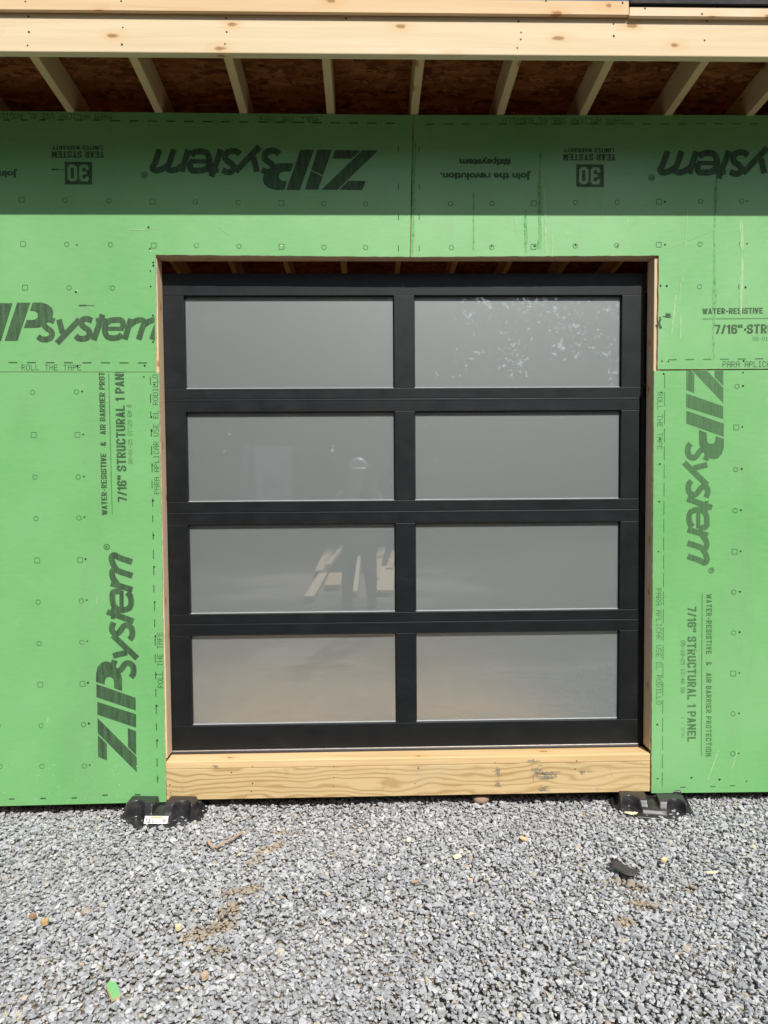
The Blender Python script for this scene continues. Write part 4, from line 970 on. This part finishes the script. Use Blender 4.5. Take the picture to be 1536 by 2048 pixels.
def tree_meshes(H, Rw, dens):
    bm = bmesh.new(); tips = []
    tube(bm, [(0, 0, -0.3), (0.1, 0, H * 0.3), (-0.05, 0.1, H * 0.6), (0.05, 0, H * 0.93)], [H * 0.022, H * 0.016, H * 0.010, H * 0.002])
    for k in range(16):
        z = H * (0.22 + 0.68 * k / 16); a = k * 2.4; L = Rw * (1.05 - 0.55 * abs(k / 16 - 0.35)) * ju(0.75, 1.1)
        e = (L * math.cos(a), L * math.sin(a), z + L * 0.35); m = (e[0] * 0.5, e[1] * 0.5, z + L * 0.12)
        tube(bm, [(0, 0, z), m, e], [H * 0.006, H * 0.004, H * 0.001], 5); tips += [e, m]
    bmesh.ops.recalc_face_normals(bm, faces=bm.faces[:])
    tm = bpy.data.meshes.new('trunk'); bm.to_mesh(tm); bm.free(); tm.materials.append(BARKM)
    tips.append((0, 0, H * 0.95)); C = np.array(tips); ext = []
    for t in tips: ext += [np.array(t) + RNG.normal(0, Rw * 0.2, 3) for _ in range(2)]
    C = np.concatenate([C, np.array(ext)])
    n = dens; ci = RNG.integers(0, len(C), n); pos = C[ci] + RNG.normal(0, 1, (n, 3)) * np.array([Rw * 0.16, Rw * 0.16, Rw * 0.12])
    s = RNG.uniform(0.10, 0.24, n); u = RNG.normal(0, 1, (n, 3)); u /= np.linalg.norm(u, axis=1)[:, None]; v = np.cross(u, RNG.normal(0, 1, (n, 3))); v /= np.linalg.norm(v, axis=1)[:, None]
    V = np.stack([pos + u * s[:, None], pos + v * s[:, None] * 0.55, pos - u * s[:, None], pos - v * s[:, None] * 0.55], 1).reshape(-1, 3)
    cm = bpy.data.meshes.new('crown'); cm.from_pydata(V.tolist(), [], np.arange(4 * n).reshape(-1, 4).tolist()); cm.materials.append(LEAFM)
    return tm, cm
TV = [tree_meshes(13.5, 4.2, 5200), tree_meshes(11.0, 3.6, 4600), tree_meshes(15.5, 4.4, 5600)]
spots = [(-27, -24), (-22, -20), (-18.5, -25), (-15, -19), (-11.5, -23.5), (-8.2, -19.5), (-5.0, -24.5), (-1.5, -20.5), (2.0, -25), (5.6, -27), (9.5, -30), (13.0, -27), (17, -23), (21, -19.5), (26, -24), (-25, -14), (25, -13)]
for i, (x, y) in enumerate(spots):
    tm, cm = TV[i % 3]; e = empty('leafy_tree', (x, y, GZ - 0.05), i * 1.7); k = ju(0.88, 1.12); e.scale = (k, k, k)
    tag(e, 'leafy green tree across the yard, seen only as a reflection in the panes', 'tree', 'trees across the yard')
    link('trunk', tm, e); link('crown', cm, e)

def woodland():
    n = 52000; x = RNG.uniform(-48, 48, n); y = RNG.uniform(-39, -31, n)
    top = 13.5 + 2.5 * np.sin(x * 0.35) + 1.5 * np.sin(x * 0.9 + 1.0); top = np.where((x > 5) & (x < 16), 6.5 + 1.2 * np.sin(x * 1.3), top)
    z = GZ + top * RNG.uniform(0, 1, n) ** 0.8; pos = np.stack([x, y, z], 1)
    s = RNG.uniform(0.22, 0.5, n); u = RNG.normal(0, 1, (n, 3)); u /= np.linalg.norm(u, axis=1)[:, None]; v = np.cross(u, RNG.normal(0, 1, (n, 3))); v /= np.linalg.norm(v, axis=1)[:, None]
    V = np.stack([pos + u * s[:, None], pos + v * s[:, None] * 0.6, pos - u * s[:, None], pos - v * s[:, None] * 0.6], 1).reshape(-1, 3)
    me = bpy.data.meshes.new('woodland'); me.vertices.add(4 * n); me.vertices.foreach_set('co', V.astype(np.float32).ravel())
    me.loops.add(4 * n); me.loops.foreach_set('vertex_index', np.arange(4 * n, dtype=np.int32)); me.polygons.add(n); me.polygons.foreach_set('loop_start', np.arange(0, 4 * n, 4, dtype=np.int32)); me.update(calc_edges=True)
    tag(link('woodland', me, None, [LEAFM]), 'dense green wood far behind the yard, seen only in the reflections', 'woodland', kind='stuff')
woodland()
for i in range(16):
    x = -27 + i * 3.6 + ju(-1, 1); y = -17.5 + ju(-1.5, 1.0) - (4.0 if 4 < x < 14 else 0)
    e = empty('shrub', (x, y, GZ - 0.3), i * 2.1); k = ju(0.85, 1.15); e.scale = (k * 0.62, k * 0.62, k * (0.30 if 4 < x < 14 else 0.40))
    tag(e, 'dense green shrub at the foot of the trees, seen only as a reflection', 'shrub', 'shrubs across the yard')
    link('stem', TV[(i + 1) % 3][0], e); c = link('foliage', TV[(i + 1) % 3][1], e); c.location.z = -2.6

# loose boards lying behind the photographer
def yard_board(pts, wd, thk, label, k, z0=0.02):
    a, b = mirror(*pts[0], GZ + z0), mirror(*pts[1], GZ + z0)
    o = lumber('loose_board', a + Vector((0, 0, thk / 2)), b + Vector((0, 0, thk / 2)), wd, thk, (SPRUCE3, SPRUCE2)[k % 2])
    tag(o, label, 'board', 'loose boards in the yard')
yard_board(((618, 1198), (652, 1140)), 0.14, 0.04, 'lumber offcut slanting furthest left among the boards reflected behind the photographer', 0)
yard_board(((641, 1145), (660, 1098)), 0.19, 0.04, 'lumber offcut reflected just left of the photographer, behind the slanting one', 1, 0.06)
yard_board(((655, 1138), (684, 1100)), 0.09, 0.09, 'short square timber reflected at the photographer\'s left knee', 0, 0.10)
yard_board(((665, 1175), (672, 1150)), 0.24, 0.04, 'short wide board reflected beside the photographer\'s left shin', 1)
yard_board(((707, 1188), (716, 1115)), 0.12, 0.04, 'narrow board reflected between the photographer\'s legs', 0)
yard_board(((748, 1160), (764, 1098)), 0.15, 0.04, 'long board reflected right behind the photographer\'s right leg', 1, 0.06)
yard_board(((761, 1186), (772, 1136)), 0.36, 0.04, 'wide pale board reflected at the far right of the left third-row pane', 0)
yard_board(((778, 1140), (789, 1105)), 0.12, 0.04, 'narrow board reflected at the right edge of the left third-row pane', 1, 0.05)

# photographer
SKIN = plain('skin', (0.48, 0.29, 0.20), 0.55, vary=0.05); TROU = plain('dark_trousers', (0.030, 0.032, 0.038), 0.85); SHIRT = plain('dark_grey_shirt', (0.055, 0.055, 0.06), 0.85); BOOT = plain('brown_boots', (0.09, 0.055, 0.03), 0.7); HAT = plain('white_cap', (0.60, 0.60, 0.58), 0.5, vary=0.03); VEST = plain('pale_patterned_sleeve', (0.50, 0.50, 0.48), 0.8, vary=0.4, scale=40)
PX, PY = -0.085, CAM.y - 0.40
PH = Vector((0.0, CAM.y - 0.020, CAM.z))       # the phone
def person():
    e = empty('person', (PX, PY, GZ)); tag(e, 'person in dark trousers and white cap photographing the door, seen reflected in the glass', 'person')
    verts, edges, rad = [], [], []
    def add(p, r, par=None):
        verts.append(Vector(p) - Vector((PX, PY, GZ))); rad.append(r)
        if par is not None: edges.append((par, len(verts) - 1))
        return len(verts) - 1
    pel = add((PX, PY, 0.98), 0.150); wai = add((PX, PY, 1.14), 0.140, pel); che = add((PX, PY + 0.01, 1.34), 0.158, wai); upp = add((PX, PY, 1.47), 0.115, che)
    nk = add((PX, PY + 0.015, 1.56), 0.056, upp); jaw = add((PX, PY + 0.045, 1.635), 0.072, nk); hd = add((PX, PY + 0.04, 1.72), 0.096, jaw); top = add((PX, PY + 0.025, 1.79), 0.070, hd)
    for s in (-1, 1):
        hip = add((PX + s * 0.095, PY, 0.92), 0.105, pel); kn = add((PX + s * 0.125, PY + 0.03, 0.50), 0.066, hip); cf = add((PX + s * 0.132, PY - 0.015, 0.34), 0.062, kn); an = add((PX + s * 0.135, PY - 0.02, 0.075), 0.046, cf); bl = add((PX + s * 0.145, PY + 0.10, 0.035), 0.042, an); add((PX + s * 0.150, PY + 0.18, 0.030), 0.034, bl)
        sh = add((PX + s * 0.185, PY, 1.44), 0.072, upp); el = add((PX + s * 0.25, PY + 0.12, 1.25), 0.050, sh)
        wr = add((PH.x + s * 0.075, PH.y - 0.055, PH.z - 0.085), 0.030, el); pm = add((PH.x + s * 0.060, PH.y - 0.030, PH.z - 0.045), 0.032, wr)
        for k in range(4):
            b = add((PH.x + s * 0.068, PH.y - 0.012, PH.z - 0.045 + 0.022 * k), 0.010, pm); c = add((PH.x + s * 0.064, PH.y + 0.008, PH.z - 0.045 + 0.022 * k), 0.0085, b); add((PH.x + s * 0.045, PH.y + 0.0135, PH.z - 0.047 + 0.022 * k), 0.007, c) if k < 3 else None
        t = add((PH.x + s * 0.050, PH.y - 0.030, PH.z - 0.010), 0.011, pm); add((PH.x + s * 0.028, PH.y - 0.022, PH.z + 0.012), 0.009, t)
    me = bpy.data.meshes.new('body'); me.from_pydata(verts, edges, [])
    o = bpy.data.objects.new('body', me); COL.objects.link(o)
    sk = o.modifiers.new('skin', 'SKIN'); sk.use_smooth_shade = True; o.modifiers.new('sub', 'SUBSURF').levels = 2
    for i, r in enumerate(rad): me.skin_vertices[0].data[i].radius = (r, r * (0.72 if i in (pel, wai, che, upp) else 1.0))
    me.skin_vertices[0].data[0].use_root = True
    bpy.context.view_layer.update()
    m2 = bpy.data.meshes.new_from_object(o.evaluated_get(bpy.context.evaluated_depsgraph_get())); bpy.data.objects.remove(o)
    for m in (SKIN, SHIRT, TROU, BOOT): m2.materials.append(m)
    for p in m2.polygons:
        c = p.center; z = c.z + GZ; dy = c.y
        p.material_index = 3 if z < 0.13 else 2 if z < 1.02 else 0 if (z > 1.545 and abs(c.x) < 0.14 and dy < 0.2) or (dy > 0.20 and z > 1.30) else 1
        p.use_smooth = True
    m2.name = 'body'; link('body', m2, e)
    # face, cap, pale shoulders
    L0 = Vector((PX, PY, GZ))
    def loc(p): return Vector(p) - L0
    bm = bmesh.new(); bmesh.ops.create_uvsphere(bm, u_segments=20, v_segments=12, radius=1.0)
    bmesh.ops.bisect_plane(bm, geom=bm.verts[:] + bm.edges[:] + bm.faces[:], plane_co=(0, 0, -0.05), plane_no=(0, 0, -1), clear_outer=True)
    for v in bm.verts: v.co = loc((PX + v.co.x * 0.105, PY + 0.035 + v.co.y * 0.122, 1.755 + v.co.z * 0.10))
    br = []
    for t in np.linspace(0.15, math.pi - 0.15, 12): br.append(((math.cos(t) * 0.10, 0.035 + math.sin(t) * 0.11), (math.cos(t) * 0.095, 0.035 + math.sin(t) * 0.20)))
    a = [bm.verts.new(loc((PX + p[0][0], PY + p[0][1], 1.755))) for p in br]; b = [bm.verts.new(loc((PX + p[1][0], PY + p[1][1], 1.735))) for p in br]
    for i in range(len(a) - 1): bm.faces.new((a[i], a[i + 1], b[i + 1], b[i]))
    bm_obj('cap', bm, [HAT], e, True)
    for s in (-1, 1):
        bm = bmesh.new(); bmesh.ops.create_uvsphere(bm, u_segments=14, v_segments=10, radius=1.0)
        for v in bm.verts: v.co = loc((PX + s * 0.195 + v.co.x * 0.068 + s * 0.03 * (0.4 - v.co.z), PY + 0.02 + v.co.y * 0.070 + 0.03 * (0.3 - v.co.z), 1.385 + v.co.z * 0.12))
        bm_obj('sleeve', bm, [VEST], e, True)
        bm = bmesh.new(); bmesh.ops.create_uvsphere(bm, u_segments=8, v_segments=6, radius=0.011)
        bmesh.ops.translate(bm, verts=bm.verts[:], vec=loc((PX + s * 0.034, PY + 0.130, 1.712))); bm_obj('eye', bm, [BLACK], e, True)
        bm = bmesh.new(); bmesh.ops.create_uvsphere(bm, u_segments=10, v_segments=6, radius=1.0)
        for v in bm.verts: v.co = loc((PX + s * 0.098 + v.co.x * 0.012, PY + 0.03 + v.co.y * 0.022, 1.70 + v.co.z * 0.033))
        bm_obj('ear', bm, [SKIN], e, True)
    bm = bmesh.new(); bmesh.ops.create_cone(bm, segments=8, radius1=0.018, radius2=0.006, depth=0.05, cap_ends=True)
    for v in bm.verts: v.co = loc((PX + v.co.x, PY + 0.140 + v.co.y * 0.9 - v.co.z * 0.15, 1.685 + v.co.z))
    bm_obj('nose', bm, [SKIN], e, True)
    bm = bmesh.new(); bm_box(bm, -0.026, 0.026, -0.004, 0.004, -0.005, 0.005, 0.003); bmesh.ops.translate(bm, verts=bm.verts[:], vec=loc((PX, PY + 0.122, 1.645))); bm_obj('mouth', bm, [plain('lips', (0.35, 0.15, 0.12), 0.5)], e, True)
    bm = bmesh.new(); bm_box(bm, PH.x - 0.036, PH.x + 0.036, PH.y - 0.004, PH.y + 0.004, PH.z - 0.120, PH.z + 0.028, 0.003, 2)
    ph = bm_obj('phone', bm, [BLACK]); tag(ph, 'dark phone held up by the photographer, seen reflected in the glass', 'phone')
person()

# compact excavator further back
YEL = plain('pale_machine_paint', (0.72, 0.71, 0.66), 0.4); WIN = plain('dark_cab_window', (0.01, 0.012, 0.013), 0.1, 0, 0.8); MTL = plain('worn_steel', (0.16, 0.15, 0.14), 0.5, 0.6)
q = mirror(545, 1090); EXC = empty('excavator', (q.x, -15.3, GZ), R(168)); EXC.location.x = -2.75
tag(EXC, 'small pale excavator with a raised arm, faintly reflected in the left second-row pane', 'excavator')
def ep(name, mat, boxes, bev=0.03):
    bm = bmesh.new()
    for b in boxes: bm_box(bm, *b, bev, 2)
    return bm_obj(name, bm, [mat], EXC)
for s in (-1, 1):
    bm = bmesh.new(); prof = [(math.cos(t) * 0.24 + (0.75 if math.cos(t) > 0 else -0.75), 0.24 + math.sin(t) * 0.24) for t in np.linspace(0, 2 * math.pi, 22, endpoint=False)]
    a = [bm.verts.new((s * 0.62 - 0.14, y, z)) for y, z in prof]; b = [bm.verts.new((s * 0.62 + 0.14, y, z)) for y, z in prof]
    bm.faces.new(a); bm.faces.new(b[::-1])
    for i in range(len(prof)): bm.faces.new((a[i], b[i], b[(i + 1) % len(prof)], a[(i + 1) % len(prof)]))
    bmesh.ops.recalc_face_normals(bm, faces=bm.faces[:]); bm_obj('crawler_track', bm, [RUBBER], EXC)
ep('undercarriage', BLACK, [(-0.45, 0.45, -0.5, 0.5, 0.25, 0.55)]); ep('body', YEL, [(-0.75, 0.75, -1.05, 0.35, 0.56, 1.10)], 0.09)
ep('cab', YEL, [(-0.72, 0.22, -0.50, -0.44, 1.101, 2.45), (-0.72, -0.66, -0.44, 0.72, 1.101, 1.42), (0.16, 0.22, -0.44, 0.72, 1.101, 1.42), (-0.72, -0.66, 0.66, 0.72, 1.42, 2.45), (0.16, 0.22, 0.66, 0.72, 1.42, 2.45)], 0.01)
for b in ((-0.66, 0.16, 0.68, 0.70, 1.12, 2.44), (-0.70, -0.68, -0.43, 0.65, 1.43, 2.44), (0.18, 0.20, -0.43, 0.65, 1.43, 2.44)): ep('cab_window', WIN, [b], 0.004)
ep('cab_roof', plain('white_cab_roof', (0.7, 0.7, 0.68), 0.35), [(-0.78, 0.28, -0.55, 0.80, 2.451, 2.54)], 0.03)
for name, a, b, wd in (('boom', (0.42, 0.42, 0.85), (0.42, 1.00, 2.55), 0.26), ('stick', (0.42, 1.00, 2.60), (0.42, 2.10, 1.75), 0.20), ('boom_cylinder', (0.42, 0.62, 0.85), (0.42, 1.12, 1.95), 0.09)):
    o = lumber(name, a, b, 0.17, wd, MTL if 'cyl' in name else YEL, EXC, Vector((1, 0, 0.01)), 0.02)
bm = bmesh.new(); pf = [(1.85, 1.75), (2.25, 1.70), (2.40, 1.35), (2.15, 1.10), (1.85, 1.20)]
a = [bm.verts.new((0.18, y, z)) for y, z in pf]; b = [bm.verts.new((0.66, y, z)) for y, z in pf]
bm.faces.new(a); bm.faces.new(b[::-1])
for i in range(4): bm.faces.new((a[i], b[i], b[i + 1], a[i + 1]))
bmesh.ops.recalc_face_normals(bm, faces=bm.faces[:]); bm_obj('bucket', bm, [MTL], EXC)
ep('dozer_blade', MTL, [(-0.75, 0.75, 1.15, 1.22, 0.08, 0.42)], 0.02)
